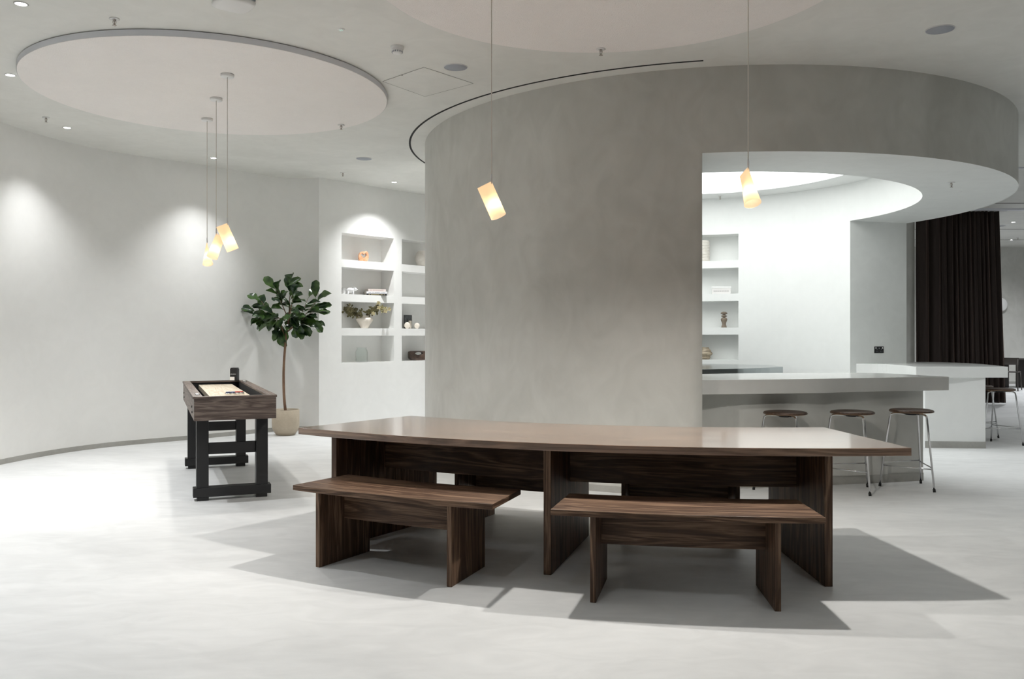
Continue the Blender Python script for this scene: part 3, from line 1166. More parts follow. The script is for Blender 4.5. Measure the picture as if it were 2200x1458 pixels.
ZB = 0.965


def Q(x, y, z=ZB):
    v = P(x, y, z)
    return (v.x, v.y)


front_out = [Q(1470, 816.2), Q(1508, 815.6), Q(1618, 814.7), Q(1700, 814.0), Q(1760, 813.3), Q(1820, 812.1), Q(1941, 809.9), Q(2039, 808.7)]
front_in = [(3.86, 8.13), (3.74, 8.52), (3.35, 8.72), (2.63, 8.65), (2.2, 8.55), (1.92, 8.45), (1.79, 8.38)]
o = thing('bar_counter', 'front curved bar counter with thick plaster top overhanging its base, stools before it', 'bar counter', (2.9, 8.0, 0))
fo = poly_round(front_out[1:], 5)
fi = poly_round(front_in, 5)
polyT = [(x - 2.9, y - 8.0) for x, y in fo + fi]
MB().prism(polyT, ZB - 0.125, ZB, smooth=False).build('counter_top', M['counter'], o, bevel=0.004)
base_out = [(1.62, 7.62), (1.95, 7.58), (2.45, 7.63), (2.88, 7.757), (3.35, 7.86), (3.80, 7.985)]
base_in = [(3.62, 8.45), (3.2, 8.62), (2.6, 8.5), (1.84, 8.35)]
bo_ = poly_round(base_out, 6)
polyB = [(x - 2.9, y - 8.0) for x, y in bo_ + base_in]
MB().prism(polyB, 0.0, ZB - 0.125).build('base', M['counter_side'], o)
skv = [Vector((x - 2.9, y - 8.0, 0)) for x, y in bo_]
mbk = MB()
oo = offs(skv, -0.006)
for i in range(len(skv) - 1):
    mbk.add([(oo[i].x, oo[i].y, 0), (oo[i + 1].x, oo[i + 1].y, 0), (oo[i + 1].x, oo[i + 1].y, 0.075), (oo[i].x, oo[i].y, 0.075),
             (skv[i].x, skv[i].y, 0.075), (skv[i + 1].x, skv[i + 1].y, 0.075)], [(0, 1, 2, 3), (3, 2, 5, 4)])
mbk.build('plinth', M['base'], o, fix=False)

back_out = [(5.88, 10.24), (6.02, 10.75), (6.12, 11.3), (6.06, 11.85), (5.75, 12.15), (5.42, 11.95), (5.27, 11.60)]
back_in = [(4.50, 11.40), (4.80, 11.18), (4.86, 10.9), (4.85, 10.6), (4.79, 10.24)]
o = thing('bar_counter', 'white back bar counter whose end faces the room, left of the dark curtain', 'bar counter', (5.3, 11.0, 0))
polyT = [(x - 5.3, y - 11.0) for x, y in poly_round(back_out, 5) + poly_round(back_in, 5)]
MB().prism(polyT, 0.969 - 0.128, 0.969).build('counter_top', M['inner_gloss'], o, bevel=0.004)
bo2 = [(5.62, 10.255), (5.66, 10.8), (5.7, 11.4), (5.5, 11.8), (5.27, 11.6)]
bi2 = [(4.55, 11.38), (4.92, 11.1), (4.97, 10.7), (4.93, 10.31)]
polyB = [(x - 5.3, y - 11.0) for x, y in poly_round(bo2, 4) + poly_round(bi2, 4)]
MB().prism(polyB, 0, 0.969 - 0.128).build('base', M['inner'], o)  # base and top get the brighter white plaster to stand in for light
MB().add([(-0.375, -0.697, 0), (0.323, -0.752, 0), (0.323, -0.752, 0.08), (-0.375, -0.697, 0.08), (-0.375, -0.69, 0.08), (0.323, -0.745, 0.08)],
         [(0, 1, 2, 3), (3, 2, 5, 4)]).build('plinth', M['base'], o, fix=False)

# steel counter inside the bar
o = thing('steel_counter', 'dark stainless steel back counter inside the bar under the niches', 'counter', (2.6, 11.6, 0))
st = [(1.2, 10.45), (2.0, 10.42), Q(1508, 792.9, 0.93), Q(1585, 791.7, 0.93), Q(1645, 789.5, 0.93), Q(1682, 787.4, 0.93)]
sb = [(3.58, 12.05), (3.2, 12.3), (2.5, 12.68), (1.6, 12.6), (1.0, 12.3)]
polyS = [(x - 2.6, y - 11.6) for x, y in poly_round(st, 5) + sb]
MB().prism(polyS, 0.84, 0.93).build('worktop', M['steel'], o, bevel=0.003)
polyS2 = [(x * 0.94, y * 0.94) for x, y in polyS]
MB().prism(polyS2, 0, 0.84).build('cabinet', M['steel'], o)

# socket on the jamb
jo = Vector((DC[0] + RO * math.cos(T2O), DC[1] + RO * math.sin(T2O), 0))
ji = Vector((DC[0] + RI * math.cos(T2I), DC[1] + RI * math.sin(T2I), 0))
jd = (jo - ji).normalized()
# ray of the socket meets the jamb plane
tx = (1888 - 1100) / FPX
s_ = (tx * ji.y - ji.x) / (jd.x - tx * jd.y)
sp_ = ji + jd * s_
zs_ = CAMZ - (751 - YH) * sp_.y / FPX
jn = Vector((jd.y, -jd.x, 0))
rzj = math.atan2(jd.y, jd.x)
o = thing('power_socket', 'black double power socket on the pale green-grey jamb above the back counter', 'socket', (sp_.x, sp_.y, zs_), rzj)
MB().box(-0.073, 0.073, -0.008, 0.0, -0.043, 0.043).build('plate', M['black'], o, bevel=0.002)
for sx in (-1, 1):
    MB().box(sx * 0.052 - 0.007, sx * 0.052 + 0.007, -0.012, -0.008, 0.014, 0.034).build('switch', M['whitemetal'], o)
for sx in (-1, 1):
    hb = MB()
    hb.box(sx * 0.034 - 0.003, sx * 0.034 + 0.003, -0.009, -0.008, 0.002, 0.012)
    for s2 in (-1, 1):
        hb.box(sx * 0.034 + s2 * 0.011 - 0.004, sx * 0.034 + s2 * 0.011 + 0.004, -0.009, -0.008, -0.022, -0.017)
    hb.build('pin_holes', M['speaker'], o)
MB().box(-0.006, 0.006, -0.0095, -0.008, 0.012, 0.028).build('indicator', M['speaker'], o)


# ------------------------------------------------------------------ bar stools
def make_stool(label, loc, rz, group):
    o = thing('bar_stool', label, 'bar stool', loc, rz, group)
    H = 0.672
    s = MB()
    prof = [(0.0, -0.007), (0.177, -0.007), (0.1835, -0.003), (0.1825, 0.006), (0.175, 0.013), (0.158, 0.017), (0.12, 0.0165), (0.06, 0.013), (0.0, 0.012)]
    n = 48
    vs = []
    for r, z in prof:
        for k in range(n):
            a = 2 * PI * k / n
            vs.append((r * math.cos(a), r * math.sin(a), H + z))
    fs = []
    uvs = []
    for j in range(len(prof) - 1):
        for k in range(n):
            f = (j * n + k, j * n + (k + 1) % n, (j + 1) * n + (k + 1) % n, (j + 1) * n + k)
            fs.append(f)
            uvs.append([(vs[i][0], vs[i][1] + vs[i][2]) for i in f])
    s.add(vs, fs, uvs, 0, True)
    for k in range(len(s.mi)):
        if k // n <= 1:
            s.mi[k] = 1
    s.build('seat', [M['seat_wood'], M['ply']], o)
    # under-seat boss
    MB().lathe([(0.0, H - 0.032), (0.05, H - 0.032), (0.06, H - 0.022), (0.062, H - 0.007)], 24, capt=False).build('seat_plate', M['rubber'], o)
    rt, rb = 0.172, 0.262
    for k in range(3):
        a = 2 * PI * k / 3
        u = Vector((math.cos(a), math.sin(a), 0))
        path = [u * 0.05 + Vector((0, 0, H - 0.022)), u * 0.13 + Vector((0, 0, H - 0.021)), u * 0.155 + Vector((0, 0, H - 0.023)),
                u * (rt + 0.002) + Vector((0, 0, H - 0.034)), u * (rt + 0.008) + Vector((0, 0, H - 0.055)), u * (rt + 0.012) + Vector((0, 0, H - 0.085)),
                u * rb + Vector((0, 0, 0.02))]
        lg = MB().tube(path, 0.0085, 12).build('leg', M['chrome'], o)
        e = u * rb
        MB().tube([e + Vector((0, 0, 0.028)) - u * 0.0035, e + Vector((0, 0, 0.0)) + u * 0.001], 0.0115, 12).build('rubber_foot', M['rubber'], lg)
    # footrest bars
    zf = 0.19
    rf = rt + 0.012 + (rb - rt - 0.012) * (H - 0.085 - zf) / (H - 0.085 - 0.02)
    for k in range(3):
        a, b = 2 * PI * k / 3, 2 * PI * (k + 1) / 3
        zz = zf + 0.012 * k
        MB().tube([(rf * math.cos(a), rf * math.sin(a), zz), (rf * math.cos(b), rf * math.sin(b), zz)], 0.0055, 10).build('foot_rail', M['chrome'], o)
    return o


SG = 'round wooden stools at the bar'
st0 = make_stool('round dark wood stool with chrome legs, leftmost of the three before the front counter', (2.35, 7.43, 0), R(162), SG)
dup(st0, (2.945, 7.475, 0), R(160), 'round dark wood stool with chrome legs, middle of the three before the front counter')
dup(st0, (3.53, 7.635, 0), R(168), 'round dark wood stool at the end of the front counter, its legs seen whole')
dup(st0, (6.02, 10.68, 0), R(80), 'round wood stool beside the white back counter, nearer of two there')
dup(st0, (6.10, 11.32, 0), R(-5), 'round wood stool beside the white back counter, mostly hidden behind the nearer one')

# ------------------------------------------------------------------ curtain
mb = MB()
random.seed(5)
n = 420
x0, x1 = 7.87, 9.47
ztop, zbot = ZF - 0.037, 0.03
ph = []
xacc = 0
rows = 10
amps = [0.035 + 0.02 * math.sin(i * 0.7) for i in range(60)]
vs = []
for j in range(rows + 1):
    t = j / rows
    for i in range(n + 1):
        s = i / n
        u = s * 34 * PI * 2 * 0.5 + 1.6 * math.sin(s * 9) + 0.8 * math.sin(s * 23 + 1)
        if s < 0.27:
            u = s * 9 * PI * 2 * 0.5 * 1.6 + 0.5
        amp = 0.05 if s < 0.27 else 0.040 + 0.014 * math.sin(s * 17)
        y = 16.82 + amp * math.sin(u) + 0.012 * math.sin(u * 2.3 + 3 * t)
        x = x0 + (x1 - x0) * s + 0.012 * math.cos(u) + (0.13 * s * t)
        vs.append((x, y, ztop + (zbot - ztop) * t))
mb.add(vs, [(j * (n + 1) + i, j * (n + 1) + i + 1, (j + 1) * (n + 1) + i + 1, (j + 1) * (n + 1) + i) for j in range(rows) for i in range(n)], None, 0, True)
tag(mb.build('curtain', M['curtain'], fix=False, solid=0.006), 'tall dark brown velvet curtain in deep folds right of the bar', 'curtain')
tag(MB().box(7.83, 9.62, 16.80, 16.84, ZF - 0.035, ZF).build('curtain_track', M['whitemetal']), 'thin pale ceiling track the brown curtain hangs from', 'curtain track')

# ------------------------------------------------------------------ far room furniture
p = P(2148, 655, 1.34)
yy = 23.88
xx = (2148 - 1100) / FPX * yy
zz = CAMZ + (YH - 654.5) / FPX * yy
o = MB().lathe([(0.0, 0.0), (0.19, 0.0), (0.19, 0.05), (0.17, 0.062), (0.0, 0.064)], 48, capt=False)
o.xf(Matrix.Translation((xx, yy, zz)) @ Matrix.Rotation(PI / 2, 4, 'X'))
tag(o.build('wall_lamp', M['white'], center=True), 'round white disc on the far wall, half hidden by the curtain', 'wall lamp')

p = P(2150, 484, ZF)
o = thing('air_vent', 'round white ceiling vent with slatted centre, half hidden by the curtain', 'vent', p)
MB().lathe([(0.10, -0.004), (0.12, -0.018), (0.155, -0.016), (0.165, 0.0)], 40, capt=False).build('ring', M['white'], o)
vb = MB()
for k in range(7):
    w_ = math.sqrt(max(0.0, 0.105 ** 2 - (k * 0.03 - 0.09) ** 2))
    vb.box(-w_, w_, k * 0.03 - 0.092, k * 0.03 - 0.088, -0.012, 0)
vb.build('slats', M['speaker'], o)

blackoak = flat('black stained oak', (0.022, 0.018, 0.016), 0.5)
o = thing('dining_table', 'black dining table with broad panel legs in the far room', 'table', (13.35, 22.3, 0))
MB().box(-1.5, 1.7, -0.45, 0.45, 0.715, 0.745, 'x').build('tabletop', blackoak, o, bevel=0.003)
for xa, xb in ((-1.15, -0.55), (-0.32, -0.08)):
    MB().box(xa, xb, -0.05, 0.05, 0, 0.715, 'z').build('leg', blackoak, o)


def make_chair(label, loc, rz):
    c = thing('dining_chair', label, 'chair', loc, rz, 'dark wooden chairs in the far room')
    dk = M['darkchair']
    s = MB()
    s.box(-0.22, 0.22, -0.21, 0.22, 0.435, 0.462)
    s.build('seat', dk, c, bevel=0.012)
    b = MB()
    bp = []
    for i in range(13):
        a = R(-55 + 110 * i / 12)
        bp.append((0.29 * math.sin(a), 0.02 + 0.24 * math.cos(a) * 0.9, 0))
    for z0, z1 in ((0.63, 0.80),):
        vs = []
        for x, y, _ in bp:
            vs += [(x, y, z0), (x, y, z1), (x * 0.93, y - 0.022, z0), (x * 0.93, y - 0.022, z1)]
        fs = []
        for i in range(12):
            q, w = i * 4, i * 4 + 4
            fs += [(q, w, w + 1, q + 1), (q + 2, q + 3, w + 3, w + 2), (q + 1, w + 1, w + 3, q + 3), (q, q + 2, w + 2, w)]
        fs += [(0, 1, 3, 2), (48, 50, 51, 49)]
        b.add(vs, fs, None, 0, True)
    b.build('backrest', dk, c, bevel=0.006)
    for sx in (-1, 1):
        MB().tube([(sx * 0.2, -0.19, 0.44), (sx * 0.235, -0.215, 0)], 0.017, 10, taper=[1.1, 0.75]).build('leg', dk, c)
        MB().tube([(sx * 0.205, 0.16, 0.765), (sx * 0.20, 0.17, 0.44), (sx * 0.235, 0.27, 0)], 0.018, 10, taper=[0.8, 1.1, 0.75]).build('leg', dk, c)
    return c


M['darkchair'] = flat('dark brown stained chair', (0.045, 0.038, 0.033), 0.45)
ch = make_chair('dark wooden chair with curved back rail standing right of the curtain, in full view', (12.2, 21.2, 0), R(140))
dup(ch, (13.35, 21.3, 0), R(175), 'dark wooden chair at the right edge of the photo, only its back rail showing')

# ------------------------------------------------------------------ plant
random.seed(11)
px, py = -3.055, 11.66
o = thing('potted_fig_tree', 'fiddle-leaf fig tree on a bare trunk in a beige pot beside the games table', 'plant', (px, py, 0))
pot = MB()
pot.lathe([(0.0, 0.0), (0.115, 0.0), (0.125, 0.004), (0.168, 0.075), (0.178, 0.10), (0.181, 0.16), (0.181, 0.34), (0.176, 0.343), (0.170, 0.34), (0.168, 0.30), (0.0, 0.30)], 56, capt=False)
pot.build('pot', M['pot'], o)
MB().lathe([(0.0, 0.325), (0.1, 0.322), (0.169, 0.318)], 32, capt=False).build('soil', M['soil'], o)
trunk_pts = [(0.0, 0, 0.30), (-0.02, 0, 0.5), (-0.028, 0, 0.8), (-0.018, 0, 1.05), (0.0, 0.0, 1.25), (0.012, 0.0, 1.38), (0.035, 0.01, 1.52), (0.05, 0.0, 1.66)]
tr = MB().tube(catmull(trunk_pts, 5), 0.019, 12, taper=[1.05 - 0.012 * i for i in range(36)])
tr.build('trunk', M['bark'], o)
fork = Vector((0.0, 0, 1.33))
br = []
ends = [(-0.42, 0.02, 1.62), (-0.30, -0.1, 1.80), (-0.24, 0.12, 1.72), (-0.10, -0.05, 1.95), (0.05, 0.05, 2.02), (0.13, -0.12, 1.88), (0.28, 0.1, 1.85),
        (0.42, -0.02, 1.80), (0.38, -0.1, 1.66), (0.30, 0.08, 1.52), (-0.12, -0.14, 1.62), (0.12, -0.16, 1.66), (0.02, 0.14, 1.72)]
bmb = MB()
starts = [Vector((-0.005, 0, 1.28)), Vector((0.012, 0, 1.38)), Vector((0.04, 0.005, 1.55))]
nodes = []
for i, e in enumerate(ends):
    e = Vector(e)
    s = starts[0] if e.x < -0.2 else (starts[1] if e.x > 0.25 else starts[2])
    if e.x < -0.2:
        mid = Vector((-0.06, e.y * 0.2, 1.46))
    elif e.x > 0.25:
        mid = Vector((0.14, e.y * 0.3, 1.50))
    else:
        mid = (s + e) / 2 + Vector((0.0, 0, -0.02))
    pts = catmull([s, mid, (mid + e) / 2 + Vector((0, 0, -0.015)), e], 4)
    bmb.tube(pts, 0.0085, 7, taper=[1 - 0.06 * k for k in range(len(pts))])
    nodes.append((pts, e))
bmb.build('branches', M['bark'], o)


def add_leaf(mb, base, d, up, L, W, curl=0.18, fold=0.25, wav=0.06, seg=9):
    d = d.normalized()
    side = d.cross(up)
    if side.length < 1e-3:
        side = Vector((1, 0, 0))
    side.normalize()
    nrm = side.cross(d).normalized()
    vs, fs = [], []
    ph = random.uniform(0, 6)
    pet = 0.12
    for i in range(seg + 1):
        t = i / seg
        # obovate (fiddle) outline
        w = W * (math.sin(PI * min(1, t * 0.97 + 0.02)) ** 0.55) * (0.42 + 0.75 * t) * (1.0 if t < 0.97 else 0.55)
        if i == 0:
            w = W * 0.05
        c = base + d * (L * (pet + t)) + nrm * (-curl * L * t * t)
        for s, k in ((-1, 0), (-0.5, 1), (0, 2), (0.5, 3), (1, 4)):
            z = fold * w * abs(s) + wav * W * math.sin(ph + t * 11 + s * 2) * abs(s)
            vs.append(c + side * (s * w * 0.5 * (1 + 0.08 * math.sin(ph + t * 17))) + nrm * z)
    for i in range(seg):
        for k in range(4):
            q = i * 5 + k
            fs.append((q, q + 1, q + 6, q + 5))
    mb.add(vs, fs, None, 0, True)
    # petiole
    mb.tube([base, base + d * (L * pet * 1.1)], 0.0028, 5)


lm = MB()
cen = Vector((0.02, 0, 1.68))
for pts, e in nodes:
    k = 8
    for i in range(k):
        t = max(0.25, 1.0 - i * 0.10)
        b = pts[int((len(pts) - 1) * t)]
        out = (b - cen)
        dirv = Vector((out.x * 1.6 + random.uniform(-0.25, 0.25), out.y * 1.6 + random.uniform(-0.28, 0.2), out.z * 0.9 + random.uniform(-0.22, 0.2)))
        if i == 0:
            dirv += Vector((0, 0, 0.15))
        upv = Vector((random.uniform(-0.5, 0.5), random.uniform(-1.2, 0.1), 1.0))
        add_leaf(lm, b, dirv, upv, random.uniform(0.15, 0.22), random.uniform(0.11, 0.155), random.uniform(0.0, 0.35), random.uniform(0.1, 0.5))
# a few leaves placed where the silhouette shows them
for b, d, L in (((-0.12, 0, 1.95), (-0.8, -0.1, 0.9), 0.22), ((0.02, 0, 2.0), (1.0, 0, 0.7), 0.19), ((0.40, 0, 1.83), (0.05, -0.1, 1), 0.23), ((0.40, 0, 1.70), (1, 0, 0.3), 0.20),
                ((0.40, 0, 1.66), (1, 0, -0.05), 0.17), ((0.34, 0, 1.53), (0.8, 0, -0.7), 0.19), ((0.15, -0.05, 1.52), (0.5, 0, -0.9), 0.17), ((-0.16, 0, 1.60), (-1, 0, -0.4), 0.24),
                ((-0.40, 0, 1.66), (-1, 0, 0.35), 0.19), ((-0.36, 0, 1.66), (0.25, 0, 1), 0.22), ((0.0, -0.1, 1.6), (-0.3, -0.3, -0.7), 0.16)):
    add_leaf(lm, Vector(b), Vector(d), Vector((random.uniform(-.3, .3), -1, 0.5)), L, L * 0.62, 0.12, 0.25)
lm.build('foliage', M['leaf'], o, fix=False)


# ------------------------------------------------------------------ niche objects
def nich(px_, row, d=0.12, col=None):
    """point on the shelf of a row: ray of photo column px_ at depth d behind the wall face"""
    t = (px_ - 1100) / FPX
    o_ = C0 + N_ * d
    s = (t * o_.y - o_.x) / (U_.x - t * U_.y)
    p_ = o_ + U_ * s
    return Vector((p_.x, p_.y, ROWS[row][0]))


URZ = math.atan2(U_.y, U_.x)
copper = plaster('copper glaze', (0.36, 0.13, 0.05), (0.72, 0.44, 0.28), 16, 0.28, 0.001)
b0 = nich(780.5, 3, 0.13)
o = thing('heart_sculpture', 'glossy orange-brown sculpture with heart-shaped hole in the top left niche', 'sculpture', b0, URZ - R(22))
mb = MB()
n = 40
hp, op_ = [], []
for k in range(n):
    a = 2 * PI * k / n
    hx = 16 * math.sin(a) ** 3
    hy = 13 * math.cos(a) - 5 * math.cos(2 * a) - 2 * math.cos(3 * a) - math.cos(4 * a)
    hp.append((hx * 0.0026, 0.092 + hy * 0.0026))
    ox = 0.082 * math.sin(a) * (1.0 + 0.10 * math.cos(2 * a))
    oz = 0.076 + 0.080 * math.cos(a) + (0.016 if math.sin(a) > 0.4 and math.cos(a) > 0.3 else 0)
    op_.append((ox, max(0, oz)))
vs = []
for dy in (-0.032, 0.032):
    vs += [(x, dy, z) for x, z in op_] + [(x, dy * 0.9, z) for x, z in hp]
fs = []
for k in range(n):
    k2 = (k + 1) % n
    fs += [(k, k2, n + k2, n + k), (2 * n + k, 3 * n + k, 3 * n + k2, 2 * n + k2), (k, 2 * n + k, 2 * n + k2, k2), (n + k, n + k2, 3 * n + k2, 3 * n + k)]
mb.add(vs, fs, None, 0, True)
mb.build('body', copper, o, bevel=0.008)

# white figurine of a pig-like animal
b0 = nich(753, 2, 0.10)
spot = plaster('spotted white glaze', (0.75, 0.75, 0.76), (0.80, 0.80, 0.81), 20, 0.25, 0.0)
o = thing('animal_figurine', 'white ceramic four-legged animal figurine in the second niche from the top', 'figurine', b0, URZ - R(25))
mb = MB()
mb.sphere((0, 0, 0.062), 0.045, 16, sq=(1.35, 0.8, 0.85))
mb.sphere((0.068, 0, 0.078), 0.028, 14, sq=(1.0, 0.85, 0.9))
mb.sphere((0.093, 0, 0.072), 0.014, 12, sq=(1.2, 1, 0.9))
mb.xf(Matrix.Identity(4))
for sx in (-1, 1):
    for sy in (-1, 1):
        mb.tube([(sx * 0.036, sy * 0.02, 0.045), (sx * 0.038, sy * 0.02, 0.0)], 0.011, 8)
    mb.tube([(0.058, sx * 0.018, 0.098), (0.060, sx * 0.028, 0.114)], 0.007, 7, taper=[1, 0.3])
mb.tube([(-0.058, 0, 0.072), (-0.074, 0, 0.08), (-0.078, 0, 0.06)], 0.003, 6)
mb.build('body', spot, o)
b0 = nich(739.0, 2, 0.17)
o = thing('spotted_jar', 'small white jar with dark dots at the left end of the second niche', 'jar', b0)
MB().lathe([(0.0, 0), (0.028, 0), (0.032, 0.01), (0.032, 0.09), (0.026, 0.10), (0.0, 0.10)], 24).build('body', M['white'], o)
sd_ = MB()
for k in range(10):
    a = k * 2.399
    sd_.sphere((0.0315 * math.cos(a), 0.0315 * math.sin(a), 0.015 + 0.008 * k), 0.0075, 8, sq=(0.4, 0.4, 1))
sd_.build('dots', M['speaker'], o)

# stack of three books
bz = ROWS[2][0]
b0 = nich(806, 2, 0.13)
stack = [('black hardback with pale lettering, bottom of the stack in the niche', (0.02, 0.02, 0.022), 0.305, 0.235, 0.027, 4),
         ('white book in the middle of the stack in the niche', (0.74, 0.74, 0.76), 0.315, 0.24, 0.032, 4),
         ('pinkish cream book on top of the stack in the niche', (0.68, 0.60, 0.56), 0.27, 0.22, 0.038, 5)]
pages = flat('paper pages', (0.58, 0.54, 0.50), 0.8)
zcur = bz
for i, (lab, colr, L_, D_2, T_, _) in enumerate(stack):
    o = thing('book', lab, 'book', (b0.x, b0.y, zcur), URZ - R(28) + R(2 * i), 'stacked books in the niche')
    cm_ = flat('book cover ' + str(i), colr, 0.45)
    c = MB()
    c.box(-L_ / 2, L_ / 2, -D_2 / 2, D_2 / 2, 0, 0.003)
    c.box(-L_ / 2, L_ / 2, -D_2 / 2, D_2 / 2, T_ - 0.003, T_)
    c.box(-L_ / 2, L_ / 2, -D_2 / 2, -D_2 / 2 + 0.003, 0.003, T_ - 0.003)
    c.build('cover', cm_, o)
    MB().box(-L_ / 2 + 0.004, L_ / 2 - 0.004, -D_2 / 2 + 0.003, D_2 / 2 - 0.004, 0.003, T_ - 0.003).build('pages', pages, o)
    lt = MB()
    random.seed(i + 4)
    xx_ = -L_ / 2 + 0.03
    while xx_ < L_ / 2 - 0.04:
        w_ = random.choice((0.006, 0.009, 0.011))
        if random.random() > 0.15:
            lt.box(xx_, xx_ + w_, -D_2 / 2 - 0.0006, -D_2 / 2, T_ * 0.3, T_ * 0.68)
        xx_ += w_ + 0.004
    lt.build('lettering', flat('spine lettering ' + str(i), ((0.42, 0.36, 0.2), (0.35, 0.35, 0.38), (0.5, 0.4, 0.36))[i], 0.5), o)
    zcur += T_

# vase with magnolia branches
b0 = nich(783, 1, 0.13)
o = thing('vase', 'cream pinched vase with wide magnolia branches in the third niche', 'vase', b0, URZ - R(30))
mb = MB()


def wobv(a, z):
    k = min(1, max(0, z / 0.13))
    return 1 + 0.42 * k * (abs(math.cos(a)) ** 3) - 0.10 * k * math.sin(3 * a) ** 2


mb.lathe([(0.0, 0.0), (0.050, 0.0), (0.056, 0.01), (0.068, 0.05), (0.088, 0.10), (0.094, 0.125), (0.082, 0.150), (0.052, 0.165), (0.036, 0.178), (0.040, 0.19), (0.032, 0.188), (0.028, 0.16)], 48,
         wob=wobv, squash=(1.0, 0.8), capt=False)
mb.build('body', M['ceramic'], o)
tw = MB()
lf = MB()
pe = MB()
random.seed(21)
paths = [[(-0.01, 0, 0.17), (-0.09, 0, 0.20), (-0.16, 0.0, 0.26), (-0.24, -0.02, 0.33)], [(-0.01, 0, 0.17), (-0.12, 0, 0.19), (-0.22, -0.01, 0.22), (-0.31, -0.02, 0.26)],
         [(0.01, 0, 0.17), (0.08, 0, 0.21), (0.12, 0, 0.28), (0.19, -0.02, 0.35)], [(0.01, 0, 0.17), (0.10, 0, 0.24), (0.22, 0, 0.28), (0.33, -0.03, 0.28)],
         [(0.0, 0, 0.17), (-0.05, 0, 0.19), (-0.04, 0, 0.26)]]
for pi2, pth in enumerate(paths):
    cp = catmull(pth, 5)
    tw.tube(cp, 0.004, 6, taper=[1 - 0.04 * k for k in range(len(cp))])
    for k in range(4, len(cp), 1):
        for q in range(3 if pi2 < 4 else 1):
            b = cp[k]
            d = Vector((random.uniform(-1, 1), random.uniform(-0.7, 0.4), random.uniform(-0.9, 1)))
            add_leaf(lf, b, d, Vector((0.2, -1, 0.4)), random.uniform(0.045, 0.07), random.uniform(0.028, 0.04), 0.2, 0.3, seg=5)
for (x, y, z) in ((0.20, -0.03, 0.37), (0.20, -0.05, 0.30), (0.30, -0.05, 0.25), (0.36, -0.03, 0.28), (0.12, -0.03, 0.215)):
    for q in range(5):
        d = Vector((math.cos(q * 1.3), -0.5, math.sin(q * 1.3) + 0.3))
        add_leaf(pe, Vector((x, y, z)), d, Vector((0, -1, 0.3)), 0.042, 0.032, -0.3, 0.6, seg=4)
tw.build('twigs', M['bark'], o)
lf.build('leaves', M['magnolia'], o, fix=False)
pe.build('blossoms', M['petal'], o, fix=False)

# glass jar
b0 = nich(777, 0, 0.13)
mb = MB()
mb.lathe([(0.0, 0.0), (0.082, 0.0), (0.088, 0.006), (0.090, 0.02), (0.090, 0.155), (0.080, 0.180), (0.070, 0.192), (0.070, 0.205), (0.078, 0.210), (0.078, 0.216), (0.066, 0.214),
          (0.066, 0.192), (0.076, 0.178), (0.086, 0.153), (0.086, 0.02), (0.0, 0.010)], 48, c=b0, capt=False)
tag(mb.build('glass_jar', M['glass']), 'empty clear glass jar with a short neck in the bottom left niche', 'jar')

# second column
b0 = nich(908, 3, 0.13)
mb = MB().lathe([(0.0, 0.0), (0.055, 0.0), (0.095, 0.03), (0.120, 0.09), (0.122, 0.15), (0.100, 0.215), (0.075, 0.245), (0.072, 0.25), (0.060, 0.248), (0.0, 0.23)], 40, c=b0, capt=False)
tag(mb.build('round_vase', M['ceramic_w']), 'round speckled white vase in the top niche, cut off by the big curved wall', 'vase')
b0 = nich(876.5, 1, 0.20)
o = thing('art_print', 'small black-and-white print leaning in the third niche of the right column', 'print', b0, URZ - R(12))
MB().box(-0.07, 0.07, 0, 0.008, 0, 0.215).build('frame', M['black'], o)
pm = plaster('print image', (0.01, 0.011, 0.012), (0.20, 0.21, 0.22), 12, 0.6, 0.0)
MB().box(-0.062, 0.062, -0.002, 0, 0.008, 0.207).build('picture', pm, o)
b0 = nich(888.5, 1, 0.17)
tag(MB().box(-0.026, 0.026, 0, 0.02, 0, 0.21, rot=URZ - R(12), at=b0).build('book', M['white']), 'upright thin white book between the print and the cream discs', 'book')
b0 = nich(882, 1, 0.13)
tag(MB().box(-0.02, 0.02, 0, 0.03, 0, 0.125, rot=URZ - R(12), at=b0).build('candle_block', M['ceramic']), 'small upright cream block behind the round cream disc', 'candle')
b0 = nich(875, 1, 0.08)
for (xx_, lab, r_) in ((874.5, 'small round cream disc vase standing before the black-and-white print', 0.048), (895.5, 'small round cream disc vase right of the thin white book', 0.045)):
    b0 = nich(xx_, 1, 0.09)
    o = thing('disc_vase', lab, 'vase', b0, URZ - R(20), 'round cream disc vases')
    mb = MB().lathe([(0.0, -0.014), (r_ * 0.85, -0.014), (r_, -0.006), (r_, 0.006), (r_ * 0.85, 0.014), (0.0, 0.014)], 36, capt=False)
    mb.xf(Matrix.Translation((0, 0, r_ + 0.003)) @ Matrix.Rotation(PI / 2, 4, 'X'))
    mb.build('body', M['ceramic'], o)
    MB().box(-0.02, 0.02, -0.014, 0.014, 0, 0.006).build('foot', M['ceramic'], o)
